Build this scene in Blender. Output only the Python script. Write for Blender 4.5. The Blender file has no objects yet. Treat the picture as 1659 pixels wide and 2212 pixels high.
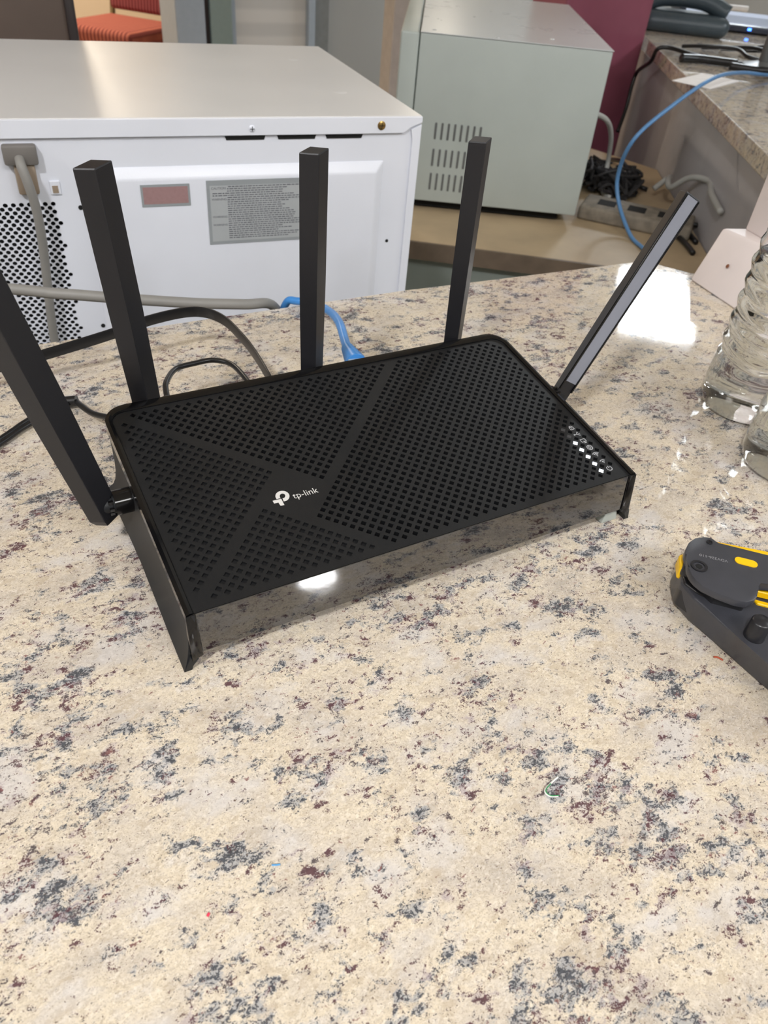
import bpy, bmesh, math, random
from math import sin, cos, pi, radians
from mathutils import Vector, Matrix
random.seed(7)
SC = bpy.context.scene
COL = SC.collection

# ------------------------------------------------------------------ camera
cd = bpy.data.cameras.new('camera')
cam = bpy.data.objects.new('camera', cd)
COL.objects.link(cam)
right = Vector((0.8746250, -0.4783466, 0.0788386))
down = Vector((-0.2558587, -0.5935779, -0.7630214))
fwd = Vector((0.4117856, 0.6471861, -0.6415472))
mt = Matrix((right, -down, -fwd)).transposed().to_4x4()
mt.translation = Vector((-0.18249, -0.30044, 0.28835))
cam.matrix_world = mt
cd.sensor_fit = 'VERTICAL'
cd.sensor_height = 24.0
cd.sensor_width = 18.0
cd.lens = 1646.08 / 2212 * 24.0
cd.clip_start = 0.02
cd.clip_end = 60
cd.dof.use_dof = True
cd.dof.focus_distance = 0.40
cd.dof.aperture_fstop = 13.0
SC.camera = cam

# ------------------------------------------------------------------ world, exposure
w = bpy.data.worlds.new('world')
SC.world = w
w.use_nodes = True
w.node_tree.nodes['Background'].inputs[0].default_value = (0.75, 0.8, 0.9, 1)
w.node_tree.nodes['Background'].inputs[1].default_value = 0.3
SC.view_settings.view_transform = 'Standard'
SC.view_settings.look = 'None'
SC.view_settings.gamma = 1.0
SC.view_settings.use_curve_mapping = False
SC.view_settings.exposure = 0.0

# ------------------------------------------------------------------ lamps of the room and added fill panels (all hang at the ceiling, z = 1.75)
FLOOR, CEIL = -0.93, 1.75
def lamp(name, loc, size, power, color, sizey=None, rz=0.0, shape=None):
    l = bpy.data.lights.new(name, 'AREA')
    l.shape = shape or ('RECTANGLE' if sizey else 'DISK')
    l.size = size
    if sizey: l.size_y = sizey
    l.energy = power
    l.color = color
    o = bpy.data.objects.new(name, l)
    COL.objects.link(o)
    o.location = loc
    o.rotation_euler = (0, 0, rz)
    return o
COOL = (0.86, 0.94, 1.0)
NEUT = (0.985, 0.985, 1.0)
WARM = (1.0, 0.86, 0.68)
LIGHTS = [  # x, y, size, size_y, power, colour, rotation, kind
    (-1.15, -0.95, 0.22, None, 38, NEUT, 0, 'down'),
    (0.97, -2.73, 0.19, None, 18, NEUT, 0, 'down'),
    (-2.6, 0.3, 0.6, 1.2, 20, NEUT, 0, 'panel'),  # unseen fill panel, added for soft light from the left
    (0.2, -1.9, 1.2, 0.6, 22, NEUT, 0, 'panel'),  # unseen fill panel, added behind the camera
    (2.6, -1.2, 0.6, 1.2, 24, COOL, 0, 'panel'),  # unseen cool fill panel, added at the right rear
    (3.76, 2.89, 0.44, 0.95, 50, COOL, radians(-42), 'panel'),
    (0.6, 4.7, 0.2, None, 60, WARM, 0, 'down'),
    (-1.0, 5.0, 0.2, None, 30, WARM, 0, 'down'),
]
for (x, y, s, sy, p, c, rz, kind) in LIGHTS:
    lamp('ceiling_lamp_light', (x, y, CEIL - 0.03), s, p, c, sy, rz)

# ------------------------------------------------------------------ materials
def new_mat(name):
    m = bpy.data.materials.new(name)
    m.use_nodes = True
    return m, m.node_tree.nodes, m.node_tree.links, m.node_tree.nodes['Principled BSDF']
def srgb(r, g, b):
    f = lambda v: (v / 255 / 12.92) if v / 255 <= 0.04045 else ((v / 255 + 0.055) / 1.055) ** 2.4
    return (f(r), f(g), f(b), 1)
def mat(name, rgb, rough=0.5, metal=0.0, var=0.06, nscale=40, bump=0.0, bscale=600, coat=0.0, spec=0.5, trans=0.0, ior=1.5, emit=None, estr=0.0, rvar=0.0):
    m, N, L, P = new_mat(name)
    c = srgb(*rgb)
    tc = N.new('ShaderNodeTexCoord')
    nz = N.new('ShaderNodeTexNoise')
    nz.inputs['Scale'].default_value = nscale
    nz.inputs['Detail'].default_value = 5
    L.new(tc.outputs['Object'], nz.inputs['Vector'])
    rp = N.new('ShaderNodeValToRGB')
    rp.color_ramp.elements[0].position = 0.3
    rp.color_ramp.elements[1].position = 0.7
    rp.color_ramp.elements[0].color = tuple(v * (1 - var) for v in c[:3]) + (1,)
    rp.color_ramp.elements[1].color = tuple(min(1, v * (1 + var)) for v in c[:3]) + (1,)
    L.new(nz.outputs['Fac'], rp.inputs['Fac'])
    L.new(rp.outputs['Color'], P.inputs['Base Color'])
    P.inputs['Roughness'].default_value = rough
    if rvar:
        mr = N.new('ShaderNodeMapRange')
        mr.inputs['To Min'].default_value = max(0.02, rough - rvar)
        mr.inputs['To Max'].default_value = rough + rvar
        L.new(nz.outputs['Fac'], mr.inputs['Value'])
        L.new(mr.outputs['Result'], P.inputs['Roughness'])
    P.inputs['Metallic'].default_value = metal
    P.inputs['IOR'].default_value = ior
    P.inputs['Specular IOR Level'].default_value = spec
    P.inputs['Coat Weight'].default_value = coat
    P.inputs['Coat Roughness'].default_value = 0.05
    P.inputs['Transmission Weight'].default_value = trans
    if emit:
        P.inputs['Emission Color'].default_value = emit + (1,)
        P.inputs['Emission Strength'].default_value = estr
    if bump:
        n2 = N.new('ShaderNodeTexNoise')
        n2.inputs['Scale'].default_value = bscale
        n2.inputs['Detail'].default_value = 3
        L.new(tc.outputs['Object'], n2.inputs['Vector'])
        b = N.new('ShaderNodeBump')
        b.inputs['Strength'].default_value = bump
        b.inputs['Distance'].default_value = 0.001
        L.new(n2.outputs['Fac'], b.inputs['Height'])
        L.new(b.outputs['Normal'], P.inputs['Normal'])
    return m

def granite(name):
    m, N, L, P = new_mat(name)
    tc = N.new('ShaderNodeTexCoord')
    co = tc.outputs['Object']
    def noise(scale, detail=4, rough=0.55, vec=None, dist=0.0):
        n = N.new('ShaderNodeTexNoise')
        n.inputs['Scale'].default_value = scale
        n.inputs['Detail'].default_value = detail
        n.inputs['Roughness'].default_value = rough
        n.inputs['Distortion'].default_value = dist
        L.new(vec or co, n.inputs['Vector'])
        return n
    def ramp(fac, stops):
        r = N.new('ShaderNodeValToRGB')
        e = r.color_ramp.elements
        e[0].position, e[0].color = stops[0][0], stops[0][1]
        e[1].position, e[1].color = stops[-1][0], stops[-1][1]
        for p, c in stops[1:-1]:
            x = e.new(p)
            x.color = c
        L.new(fac, r.inputs['Fac'])
        return r.outputs['Color']
    def g(v): return (v, v, v, 1)
    def mth(op, a, b=None, c=None):
        n = N.new('ShaderNodeMath')
        n.operation = op
        for i, v in enumerate((a, b, c)):
            if v is None: continue
            if isinstance(v, (int, float)): n.inputs[i].default_value = v
            else: L.new(v, n.inputs[i])
        return n.outputs[0]
    def mixc(fac, a, b):
        n = N.new('ShaderNodeMix')
        n.data_type = 'RGBA'
        if isinstance(fac, (int, float)): n.inputs['Factor'].default_value = fac
        else: L.new(fac, n.inputs['Factor'])
        for k, v in (('A', a), ('B', b)):
            s = [i for i in n.inputs if i.name == k and i.type == 'RGBA'][0]
            if isinstance(v, tuple): s.default_value = v
            else: L.new(v, s)
        return [o for o in n.outputs if o.type == 'RGBA'][0]
    def vadd(vec, off):
        n = N.new('ShaderNodeVectorMath'); n.operation = 'ADD'
        L.new(vec, n.inputs[0]); n.inputs[1].default_value = off
        return n.outputs[0]
    def warp(vec, scale, amt):
        n = noise(scale, 3, 0.6, vec)
        s = N.new('ShaderNodeVectorMath'); s.operation = 'SUBTRACT'
        L.new(n.outputs['Color'], s.inputs[0]); s.inputs[1].default_value = (0.5, 0.5, 0.5)
        k = N.new('ShaderNodeVectorMath'); k.operation = 'SCALE'
        L.new(s.outputs[0], k.inputs[0]); k.inputs['Scale'].default_value = amt
        a = N.new('ShaderNodeVectorMath'); a.operation = 'ADD'
        L.new(vec, a.inputs[0]); L.new(k.outputs[0], a.inputs[1])
        return a.outputs[0]
    # the stone's minerals are drawn out a little along one direction
    mp = N.new('ShaderNodeMapping')
    mp.inputs['Rotation'].default_value = (0, 0, radians(62))
    mp.inputs['Scale'].default_value = (0.95, 1.45, 1.25)
    L.new(co, mp.inputs['Vector'])
    st = mp.outputs['Vector']
    wv = warp(st, 170, 0.0065)
    wf = warp(wv, 1100, 0.0012)
    def grains(scale, vec):
        v = N.new('ShaderNodeTexVoronoi')
        v.inputs['Scale'].default_value = scale
        L.new(vec, v.inputs['Vector'])
        sp = N.new('ShaderNodeSeparateColor')
        L.new(v.outputs['Color'], sp.inputs[0])
        return v.outputs['Distance'], sp.outputs[0], sp.outputs[1]
    gd, g0, g1 = grains(900, wf)
    hd, h0, h1 = grains(430, warp(wv, 700, 0.0022))
    kd, k0, k1 = grains(2300, co)
    # base: cream, with paler and greyer translucent crystals
    base = ramp(noise(34, 6, 0.65, wv).outputs['Fac'],
                [(0.30, srgb(182, 173, 162)), (0.43, srgb(206, 195, 180)), (0.56, srgb(218, 205, 183)), (0.70, srgb(206, 200, 196))])
    base = mixc(mth('MULTIPLY', ramp(g0, [(0.45, g(0)), (0.95, g(1))]), 0.45), base, srgb(176, 162, 142))
    base = mixc(mth('MULTIPLY', ramp(k0, [(0.6, g(0)), (0.95, g(1))]), 0.40), base, srgb(150, 134, 116))
    base = mixc(mth('MULTIPLY', ramp(g1, [(0.7, g(0)), (1.0, g(1))]), 0.35), base, srgb(240, 232, 220))
    bei = mth('ADD', noise(95, 4, 0.6, wv).outputs['Fac'], mth('MULTIPLY', mth('SUBTRACT', h0, 0.5), 0.14))
    base = mixc(mth('MULTIPLY', ramp(bei, [(0.58, g(0)), (0.66, g(1))]), 0.55), base, srgb(182, 166, 144))
    pale = noise(26, 4, 0.6, vadd(wv, (3, 1, 0))).outputs['Fac']
    base = mixc(mth('MULTIPLY', ramp(pale, [(0.52, g(0)), (0.64, g(1))]), 0.45), base, srgb(206, 204, 206))
    dens = noise(20, 4, 0.6, vadd(co, (5, 2, 0))).outputs['Fac']
    def mineral(base, scale, off, T, jit, grain, c0, c1, halo, hw, ht, soft=0.035, dk=0.30, amt=0.90, det=5):
        n = noise(scale, det, 0.62, vadd(wv, off)).outputs['Fac']
        f = mth('ADD', n, mth('MULTIPLY', mth('SUBTRACT', dens, 0.5), dk))
        fh = mth('ADD', f, mth('MULTIPLY', mth('SUBTRACT', k0, 0.5), 0.04))
        base = mixc(mth('MULTIPLY', ramp(fh, [(T - hw, g(0)), (T, g(1))]), ht), base, halo)
        fg = mth('ADD', f, mth('MULTIPLY', mth('SUBTRACT', grain, 0.5), jit))
        fg = mth('ADD', fg, mth('MULTIPLY', mth('SUBTRACT', k1, 0.5), jit * 0.55))
        m_ = ramp(fg, [(T, g(0)), (T + soft, g(1))])
        return mixc(mth('MULTIPLY', m_, amt), base, mixc(grain, c0, c1))
    base = mineral(base, 70, (0, 0, 0), 0.628, 0.20, g0, srgb(22, 25, 32), srgb(70, 74, 82), srgb(150, 153, 158), 0.07, 0.75)
    base = mineral(base, 92, (4.3, 1.1, 0), 0.650, 0.20, h0, srgb(44, 26, 36), srgb(84, 50, 58), srgb(172, 158, 160), 0.055, 0.65)
    base = mineral(base, 190, (1.3, 7.1, 0), 0.655, 0.17, g1, srgb(34, 34, 42), srgb(80, 68, 72), srgb(184, 176, 168), 0.05, 0.5)
    base = mineral(base, 210, (9.3, 3.1, 0), 0.705, 0.18, h1, srgb(98, 54, 58), srgb(130, 92, 90), srgb(204, 180, 164), 0.04, 0.5, dk=0.2)
    base = mineral(base, 560, (2.3, 5.1, 0), 0.715, 0.20, k0, srgb(70, 60, 58), srgb(120, 104, 90), srgb(196, 184, 166), 0.03, 0.3, dk=0.1, det=2)
    L.new(base, P.inputs['Base Color'])
    P.inputs['Roughness'].default_value = 0.05
    P.inputs['IOR'].default_value = 1.5
    P.inputs['Specular IOR Level'].default_value = 0.5
    b = N.new('ShaderNodeBump')
    b.inputs['Strength'].default_value = 0.05
    b.inputs['Distance'].default_value = 0.0004
    L.new(noise(120, 3).outputs['Fac'], b.inputs['Height'])
    L.new(b.outputs['Normal'], P.inputs['Normal'])
    return m

def stripes(name, c1, c2, scale, rough=0.85, axis='X', width=0.5, bump=0.3):
    m, N, L, P = new_mat(name)
    tc = N.new('ShaderNodeTexCoord')
    wv = N.new('ShaderNodeTexWave')
    wv.bands_direction = axis
    wv.inputs['Scale'].default_value = scale
    wv.inputs['Distortion'].default_value = 0.4
    L.new(tc.outputs['Object'], wv.inputs['Vector'])
    r = N.new('ShaderNodeValToRGB')
    r.color_ramp.elements[0].position = width - 0.2
    r.color_ramp.elements[1].position = width + 0.2
    r.color_ramp.elements[0].color = srgb(*c1)
    r.color_ramp.elements[1].color = srgb(*c2)
    L.new(wv.outputs['Fac'], r.inputs['Fac'])
    L.new(r.outputs['Color'], P.inputs['Base Color'])
    P.inputs['Roughness'].default_value = rough
    b = N.new('ShaderNodeBump')
    b.inputs['Strength'].default_value = bump
    b.inputs['Distance'].default_value = 0.002
    L.new(wv.outputs['Fac'], b.inputs['Height'])
    L.new(b.outputs['Normal'], P.inputs['Normal'])
    return m

M = {}
M['granite'] = granite('speckled_granite')
M['lid'] = mat('matte_black_plastic', (21, 22, 24), 0.48, bump=0.10, bscale=2600, var=0.05, spec=0.38)
M['shell'] = mat('satin_black_plastic', (27, 29, 32), 0.5, bump=0.06, bscale=2400, var=0.05, spec=0.35)
M['rim'] = mat('polished_black_plastic', (8, 8, 10), 0.12, var=0.03)
M['gloss'] = mat('mirror_black_plastic', (20, 20, 22), 0.035, var=0.02, ior=2.1, spec=0.5, coat=0.7)
M['inside'] = mat('dark_inner_tray', (5, 5, 6), 0.8, var=0.1)
M['antenna'] = mat('antenna_black_plastic', (27, 27, 31), 0.40, bump=0.08, bscale=2600, var=0.05)
M['antenna_sheen'] = mat('painted_sheen_plastic', (136, 139, 150), 0.38, var=0.05)  # antenna plastic made paler: the specular sheen is put into its colour
M['white_print'] = mat('white_ink', (205, 203, 200), 0.5, var=0.02)
M['icon_print'] = mat('grey_ink', (178, 180, 184), 0.5, var=0.02)
M['led'] = mat('lit_led', (240, 245, 255), 0.4, emit=(0.72, 0.84, 1.0), estr=9.0)
M['led_off'] = mat('unlit_led', (62, 62, 64), 0.35)
M['white_metal'] = mat('white_painted_steel', (226, 229, 238), 0.34, var=0.02, nscale=14, bump=0.05, bscale=700, rvar=0.05)
M['white_top'] = mat('worn_white_painted_steel', (214, 213, 212), 0.30, var=0.02, nscale=12, bump=0.05, bscale=900, rvar=0.03)
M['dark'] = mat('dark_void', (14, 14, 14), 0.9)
M['brass'] = mat('brass_screw', (170, 140, 84), 0.3, metal=0.9, var=0.2, nscale=400)
M['label_grey'] = mat('grey_sticker', (150, 155, 158), 0.45, var=0.03)
M['label_light'] = mat('light_sticker', (172, 176, 178), 0.45, var=0.03)
M['label_red'] = mat('faded_red_print', (158, 126, 126), 0.5, var=0.06, nscale=300)
M['label_ink'] = mat('grey_label_ink', (104, 106, 112), 0.5)
M['cord_grey'] = mat('grey_rubber', (132, 130, 126), 0.5, var=0.05)
M['cord_grey_dk'] = mat('grey_moulded_plastic', (112, 108, 104), 0.5, var=0.05)
M['tan_plastic'] = mat('tan_plastic', (150, 134, 116), 0.5)
M['green_metal'] = mat('pale_green_grey_steel', (176, 184, 180), 0.42, var=0.04, nscale=10, bump=0.06, bscale=900)
M['green_top'] = mat('silvery_painted_top', (196, 200, 202), 0.28, var=0.02, nscale=12, rvar=0.02)
M['black_rubber'] = mat('black_rubber', (22, 22, 24), 0.35, var=0.05)
M['blue_cable'] = mat('blue_vinyl', (60, 134, 206), 0.35, var=0.08, nscale=120)
M['blue_far'] = mat('light_blue_vinyl', (92, 140, 190), 0.4, var=0.05)
M['white_cable'] = mat('off_white_vinyl', (176, 176, 172), 0.45, var=0.05)
M['tool_grey'] = mat('charcoal_painted_steel', (60, 61, 67), 0.34, bump=0.10, bscale=2000, var=0.08, nscale=90)
M['tool_dark'] = mat('black_oxide_steel', (34, 34, 38), 0.32, var=0.1)
M['tool_yellow'] = mat('yellow_paint', (246, 196, 14), 0.35, var=0.03)
M['stand'] = mat('pinkish_white_plastic', (220, 210, 208), 0.45, var=0.03, nscale=30, bump=0.05)
M['stain'] = mat('brown_stain', (120, 74, 50), 0.7)
M['rubber_clear'] = mat('pale_rubber', (176, 182, 176), 0.5)
M['green_wire'] = mat('green_insulation', (40, 140, 80), 0.4)
M['white_wire'] = mat('white_insulation', (228, 228, 222), 0.4)
M['blue_wire'] = mat('blue_insulation', (90, 160, 214), 0.4)
M['red_wire'] = mat('red_insulation', (230, 60, 90), 0.4)
M['orange_wire'] = mat('brown_orange_insulation', (172, 72, 40), 0.4)
M['maroon'] = mat('maroon_paint', (146, 82, 100), 0.32, var=0.10, nscale=9, rvar=0.08)
M['shelf'] = mat('tan_laminate', (178, 158, 128), 0.55, var=0.14, nscale=9)
M['shelf_edge'] = mat('dark_wood_edge', (104, 90, 76), 0.6, var=0.15, nscale=30)
M['cabinet'] = mat('grey_green_panel', (132, 140, 134), 0.6, var=0.05, nscale=8)
M['kneewall'] = mat('scuffed_grey_paint', (176, 172, 174), 0.7, var=0.10, nscale=7)
M['wall_beige'] = mat('beige_wall_paint', (226, 208, 184), 0.8, var=0.03, nscale=3)
M['wall_grey'] = mat('grey_wall_paint', (158, 160, 160), 0.75, var=0.03, nscale=3)
M['ceiling'] = mat('white_ceiling', (214, 214, 210), 0.9, var=0.03, nscale=5)
M['floor'] = mat('beige_floor', (206, 188, 164), 0.6, var=0.06, nscale=4)
M['frame_blue'] = mat('blue_grey_paint', (158, 170, 184), 0.5, var=0.03)
M['frame_green'] = mat('green_grey_paint', (128, 144, 142), 0.5, var=0.03)
M['whitewash'] = stripes('whitewashed_boards', (190, 190, 190), (204, 203, 202), 3.0, 0.6, 'Z', 0.5, 0.2)
M['chair_fabric'] = stripes('red_striped_fabric', (120, 52, 46), (176, 98, 78), 14.0, 0.9, 'Y', 0.5, 0.4)
M['chair_back'] = stripes('maroon_striped_fabric', (112, 44, 50), (150, 78, 78), 16.0, 0.9, 'Y', 0.5, 0.4)
M['chair_metal'] = mat('bronze_chair_frame', (142, 124, 88), 0.4, metal=0.3)
M['brown_box'] = mat('dark_brown_laminate', (92, 78, 70), 0.55, var=0.10, nscale=6)
M['brown_trim'] = mat('near_black_trim', (52, 46, 46), 0.4)
M['lens'] = mat('lamp_diffuser', (250, 250, 250), 0.4, emit=(1, 0.98, 0.94), estr=7.0)
M['lens_warm'] = mat('warm_lamp_diffuser', (250, 230, 200), 0.4, emit=(1.0, 0.76, 0.48), estr=7.0)
M['lens_cool'] = mat('cool_lamp_diffuser', (250, 250, 250), 0.4, emit=(0.9, 0.96, 1.0), estr=9.0)
M['lap_silver'] = mat('silver_laptop_deck', (176, 184, 206), 0.35, metal=0.2)
M['lap_dark'] = mat('dark_laptop_shell', (50, 54, 68), 0.3)
M['phone_dark'] = mat('dark_teal_plastic', (66, 78, 86), 0.35)
M['paper'] = mat('white_paper', (226, 222, 220), 0.7)
M['pole'] = mat('grey_pole_metal', (110, 112, 112), 0.4, metal=0.3)
M['debris'] = mat('black_debris', (40, 38, 40), 0.8, var=0.3, nscale=80)
M['dust'] = mat('grey_dusty_plastic', (128, 120, 108), 0.8, var=0.25, nscale=60)
M['led_blue'] = mat('blue_led', (30, 70, 255), 0.4, emit=(0.05, 0.2, 1.0), estr=6.0)
M['plug_clear'] = mat('translucent_plug', (150, 170, 190), 0.2)
def clear(name, rgb, rough, ior):
    m, N, L, P = new_mat(name)
    P.inputs['Base Color'].default_value = rgb + (1,)
    P.inputs['Roughness'].default_value = rough
    P.inputs['Transmission Weight'].default_value = 1.0
    P.inputs['IOR'].default_value = ior
    return m
M['pet'] = clear('clear_pet_plastic', (0.98, 0.99, 0.99), 0.02, 1.45)
M['water'] = clear('water', (0.985, 0.995, 0.99), 0.0, 1.33)

# ------------------------------------------------------------------ helpers
def obj(name, bm, m, parent=None, smooth=False, loc=None):
    me = bpy.data.meshes.new(name)
    bmesh.ops.recalc_face_normals(bm, faces=bm.faces)
    bm.to_mesh(me)
    bm.free()
    if smooth is True:
        for p in me.polygons: p.use_smooth = True
    elif smooth:
        for p in me.polygons: p.use_smooth = True
        me.set_sharp_from_angle(angle=radians(smooth))
    ms = m if isinstance(m, (list, tuple)) else [m]
    for k in ms: me.materials.append(k)
    o = bpy.data.objects.new(name, me)
    COL.objects.link(o)
    if parent: o.parent = parent
    if loc: o.location = loc
    return o
def tag(o, label, cat, group=None, kind=None):
    if label: o['label'] = label
    if cat: o['category'] = cat
    if group: o['group'] = group
    if kind: o['kind'] = kind
    return o
def thing(name, label, cat, loc=(0, 0, 0), rz=0.0, group=None):
    o = bpy.data.objects.new(name, None)
    o.empty_display_size = 0.05
    COL.objects.link(o)
    o.location = loc
    o.rotation_euler = (0, 0, rz)
    return tag(o, label, cat, group)
def struct(name, bm, m, parent=None, smooth=False):
    o = obj(name, bm, m, parent, smooth)
    if not parent: o['kind'] = 'structure'
    return o
def BM(): return bmesh.new()
def add_box(bm, lo, hi, bev=0.0, seg=2, mi=0):
    vs = [bm.verts.new((x, y, z)) for z in (lo[2], hi[2]) for y in (lo[1], hi[1]) for x in (lo[0], hi[0])]
    fs = [bm.faces.new([vs[i] for i in f]) for f in ((0, 2, 3, 1), (4, 5, 7, 6), (0, 1, 5, 4), (2, 6, 7, 3), (0, 4, 6, 2), (1, 3, 7, 5))]
    for f in fs: f.material_index = mi
    if bev:
        es = list({e for f in fs for e in f.edges})
        bmesh.ops.bevel(bm, geom=es, offset=bev, segments=seg, profile=0.5, affect='EDGES')
    return bm
def add_hull(bm, bot, top, bev=0.0, seg=2, mi=0):
    """solid between two rings with the same number of points (3D)"""
    n = len(bot)
    a = [bm.verts.new(p) for p in bot]
    b = [bm.verts.new(p) for p in top]
    fs = [bm.faces.new(list(reversed(a))), bm.faces.new(b)]
    for i in range(n):
        fs.append(bm.faces.new((a[i], a[(i + 1) % n], b[(i + 1) % n], b[i])))
    for f in fs: f.material_index = mi
    if bev:
        es = list({e for f in fs for e in f.edges})
        bmesh.ops.bevel(bm, geom=es, offset=bev, segments=seg, profile=0.5, affect='EDGES')
    return bm
def add_prism(bm, poly, z0, z1, bev=0.0, seg=2, mi=0):
    return add_hull(bm, [(x, y, z0) for x, y in poly], [(x, y, z1) for x, y in poly], bev, seg, mi)
def frames(pts):
    T = []
    for i in range(len(pts)):
        a = pts[max(0, i - 1)]; b = pts[min(len(pts) - 1, i + 1)]
        T.append((b - a).normalized())
    up = Vector((0, 0, 1)) if abs(T[0].z) < 0.9 else Vector((1, 0, 0))
    n = (up - T[0] * up.dot(T[0])).normalized()
    out = []
    for t in T:
        n = (n - t * n.dot(t)).normalized()
        out.append((t, n, t.cross(n)))
    return out
def spline(P, k=8):
    P = [Vector(p) for p in P]
    out = []
    for i in range(len(P) - 1):
        p0 = P[max(0, i - 1)]; p1 = P[i]; p2 = P[i + 1]; p3 = P[min(len(P) - 1, i + 2)]
        for j in range(k):
            t = j / k
            out.append(0.5 * ((2 * p1) + (p2 - p0) * t + (2 * p0 - 5 * p1 + 4 * p2 - p3) * t * t + (3 * p1 - p0 - 3 * p2 + p3) * t ** 3))
    out.append(P[-1])
    return out
def add_tube(bm, pts, r, n=10, flat=None, upfix=None, mi=0):
    """round tube, or with flat=(half width, half thickness) a flat ribbon; r may be a list"""
    pts = [Vector(p) for p in pts]
    fr = frames(pts)
    rings = []
    for i, (p, (t, nn, b)) in enumerate(zip(pts, fr)):
        if upfix is not None:
            u = Vector(upfix)
            nn = (u - t * u.dot(t)).normalized(); b = t.cross(nn)
        rr = r[i] if isinstance(r, (list, tuple)) else r
        ring = []
        for k in range(n):
            a = 2 * pi * k / n
            if flat:
                ca, sa = cos(a), sin(a)
                q = nn * (flat[0] * math.copysign(abs(ca) ** 0.4, ca)) + b * (flat[1] * math.copysign(abs(sa) ** 0.6, sa))
            else:
                q = nn * (rr * cos(a)) + b * (rr * sin(a))
            ring.append(bm.verts.new(p + q))
        rings.append(ring)
    fs = []
    for A, B in zip(rings, rings[1:]):
        for k in range(n):
            fs.append(bm.faces.new((A[k], A[(k + 1) % n], B[(k + 1) % n], B[k])))
    fs.append(bm.faces.new(list(reversed(rings[0]))))
    fs.append(bm.faces.new(rings[-1]))
    for f in fs: f.material_index = mi
    return bm
def add_lathe(bm, prof, n=48, closed=True, mi=0):
    rings = []
    for r, z in prof:
        if r < 1e-6: rings.append([bm.verts.new((0, 0, z))])
        else: rings.append([bm.verts.new((r * cos(2 * pi * k / n), r * sin(2 * pi * k / n), z)) for k in range(n)])
    for A, B in zip(rings, rings[1:]):
        for k in range(n):
            a0, a1 = A[k % len(A)], A[(k + 1) % len(A)]
            b0, b1 = B[k % len(B)], B[(k + 1) % len(B)]
            vs = []
            for v in (a0, a1, b1, b0):
                if v not in vs: vs.append(v)
            if len(vs) > 2: bm.faces.new(vs).material_index = mi
    return bm
def xform(bm, mtx):
    bmesh.ops.transform(bm, matrix=mtx, verts=bm.verts)
    return bm
def add_ngon(bm, pts, mi=0):
    f = bm.faces.new([bm.verts.new(p) for p in pts])
    f.material_index = mi
    return f
def copy_tree(o, parent=None):
    c = o.copy()
    COL.objects.link(c)
    c.parent = parent
    for ch in list(o.children): copy_tree(ch, c)
    return c
def text_bm(s, width=None, height=None, scale=1.0, extrude=0.0):
    cu = bpy.data.curves.new('t', 'FONT')
    cu.body = s
    cu.size = 1.0
    cu.extrude = extrude
    cu.resolution_u = 4
    o = bpy.data.objects.new('t', cu)
    COL.objects.link(o)
    dg = bpy.context.evaluated_depsgraph_get()
    me = bpy.data.meshes.new_from_object(o.evaluated_get(dg))
    bpy.data.objects.remove(o)
    bm = BM()
    bm.from_mesh(me)
    bpy.data.meshes.remove(me)
    xs = [v.co.x for v in bm.verts]; ys = [v.co.y for v in bm.verts]
    sx = (width / (max(xs) - min(xs))) if width else scale
    sy = (height / (max(ys) - min(ys))) if height else sx
    x0 = min(xs)
    for v in bm.verts: v.co = Vector(((v.co.x - x0) * sx, v.co.y * sy, v.co.z))
    return bm

def plate(bm, a, b, org, rng, present, hole, to3, depth, bounds, closed_fn=None, mi_wall=0):
    """flat sheet of lattice cells; each present cell carries one recessed hole. 2D in, to3(x, y, z) out"""
    V = {}
    def vert(p):
        k = (round(p[0] * 1e6), round(p[1] * 1e6))
        if k not in V: V[k] = bm.verts.new((p[0], p[1], 0))
        return V[k]
    n = len(hole)
    todo = []
    lo, hi = bounds
    for i in range(rng[0], rng[1]):
        for j in range(rng[2], rng[3]):
            cx = org[0] + i * a[0] + j * b[0]; cy = org[1] + i * a[1] + j * b[1]
            ex = abs(a[0]) + abs(b[0]); ey = abs(a[1]) + abs(b[1])
            if cx < lo[0] - ex / 2 or cx > hi[0] + ex / 2 or cy < lo[1] - ey / 2 or cy > hi[1] + ey / 2: continue
            cs = [(cx + (sa * a[0] + sb * b[0]) / 2, cy + (sa * a[1] + sb * b[1]) / 2) for sa, sb in ((1, 1), (-1, 1), (-1, -1), (1, -1))]
            if n == 8:
                cs = [q for k in range(4) for q in (cs[k], ((cs[k][0] + cs[(k + 1) % 4][0]) / 2, (cs[k][1] + cs[(k + 1) % 4][1]) / 2))]
            if present(i, j, cx, cy):
                hs = [(cx + hx, cy + hy) for hx, hy in hole]
                ov = [vert(p) for p in cs]
                iv = [bm.verts.new((p[0], p[1], 0)) for p in hs]
                for k in range(n):
                    bm.faces.new((ov[k], ov[(k + 1) % n], iv[(k + 1) % n], iv[k]))
                d = depth(i, j)
                todo.append((iv, hs, abs(d), d < 0))
            else:
                bm.faces.new([vert(p) for p in cs])
    for no, co in (((1, 0, 0), (hi[0], 0, 0)), ((-1, 0, 0), (lo[0], 0, 0)), ((0, 1, 0), (0, hi[1], 0)), ((0, -1, 0), (0, lo[1], 0))):
        bmesh.ops.bisect_plane(bm, geom=bm.verts[:] + bm.edges[:] + bm.faces[:], plane_co=co, plane_no=no, clear_outer=True)
    for iv, hs, d, floor in todo:
        if not all(v.is_valid for v in iv): continue
        lv = [bm.verts.new((p[0], p[1], -d)) for p in hs]
        for k in range(n):
            f = bm.faces.new((iv[k], iv[(k + 1) % n], lv[(k + 1) % n], lv[k]))
            f.material_index = mi_wall
        if floor: bm.faces.new(lv)
    for v in bm.verts: v.co = to3(*v.co)
    return bm

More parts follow.
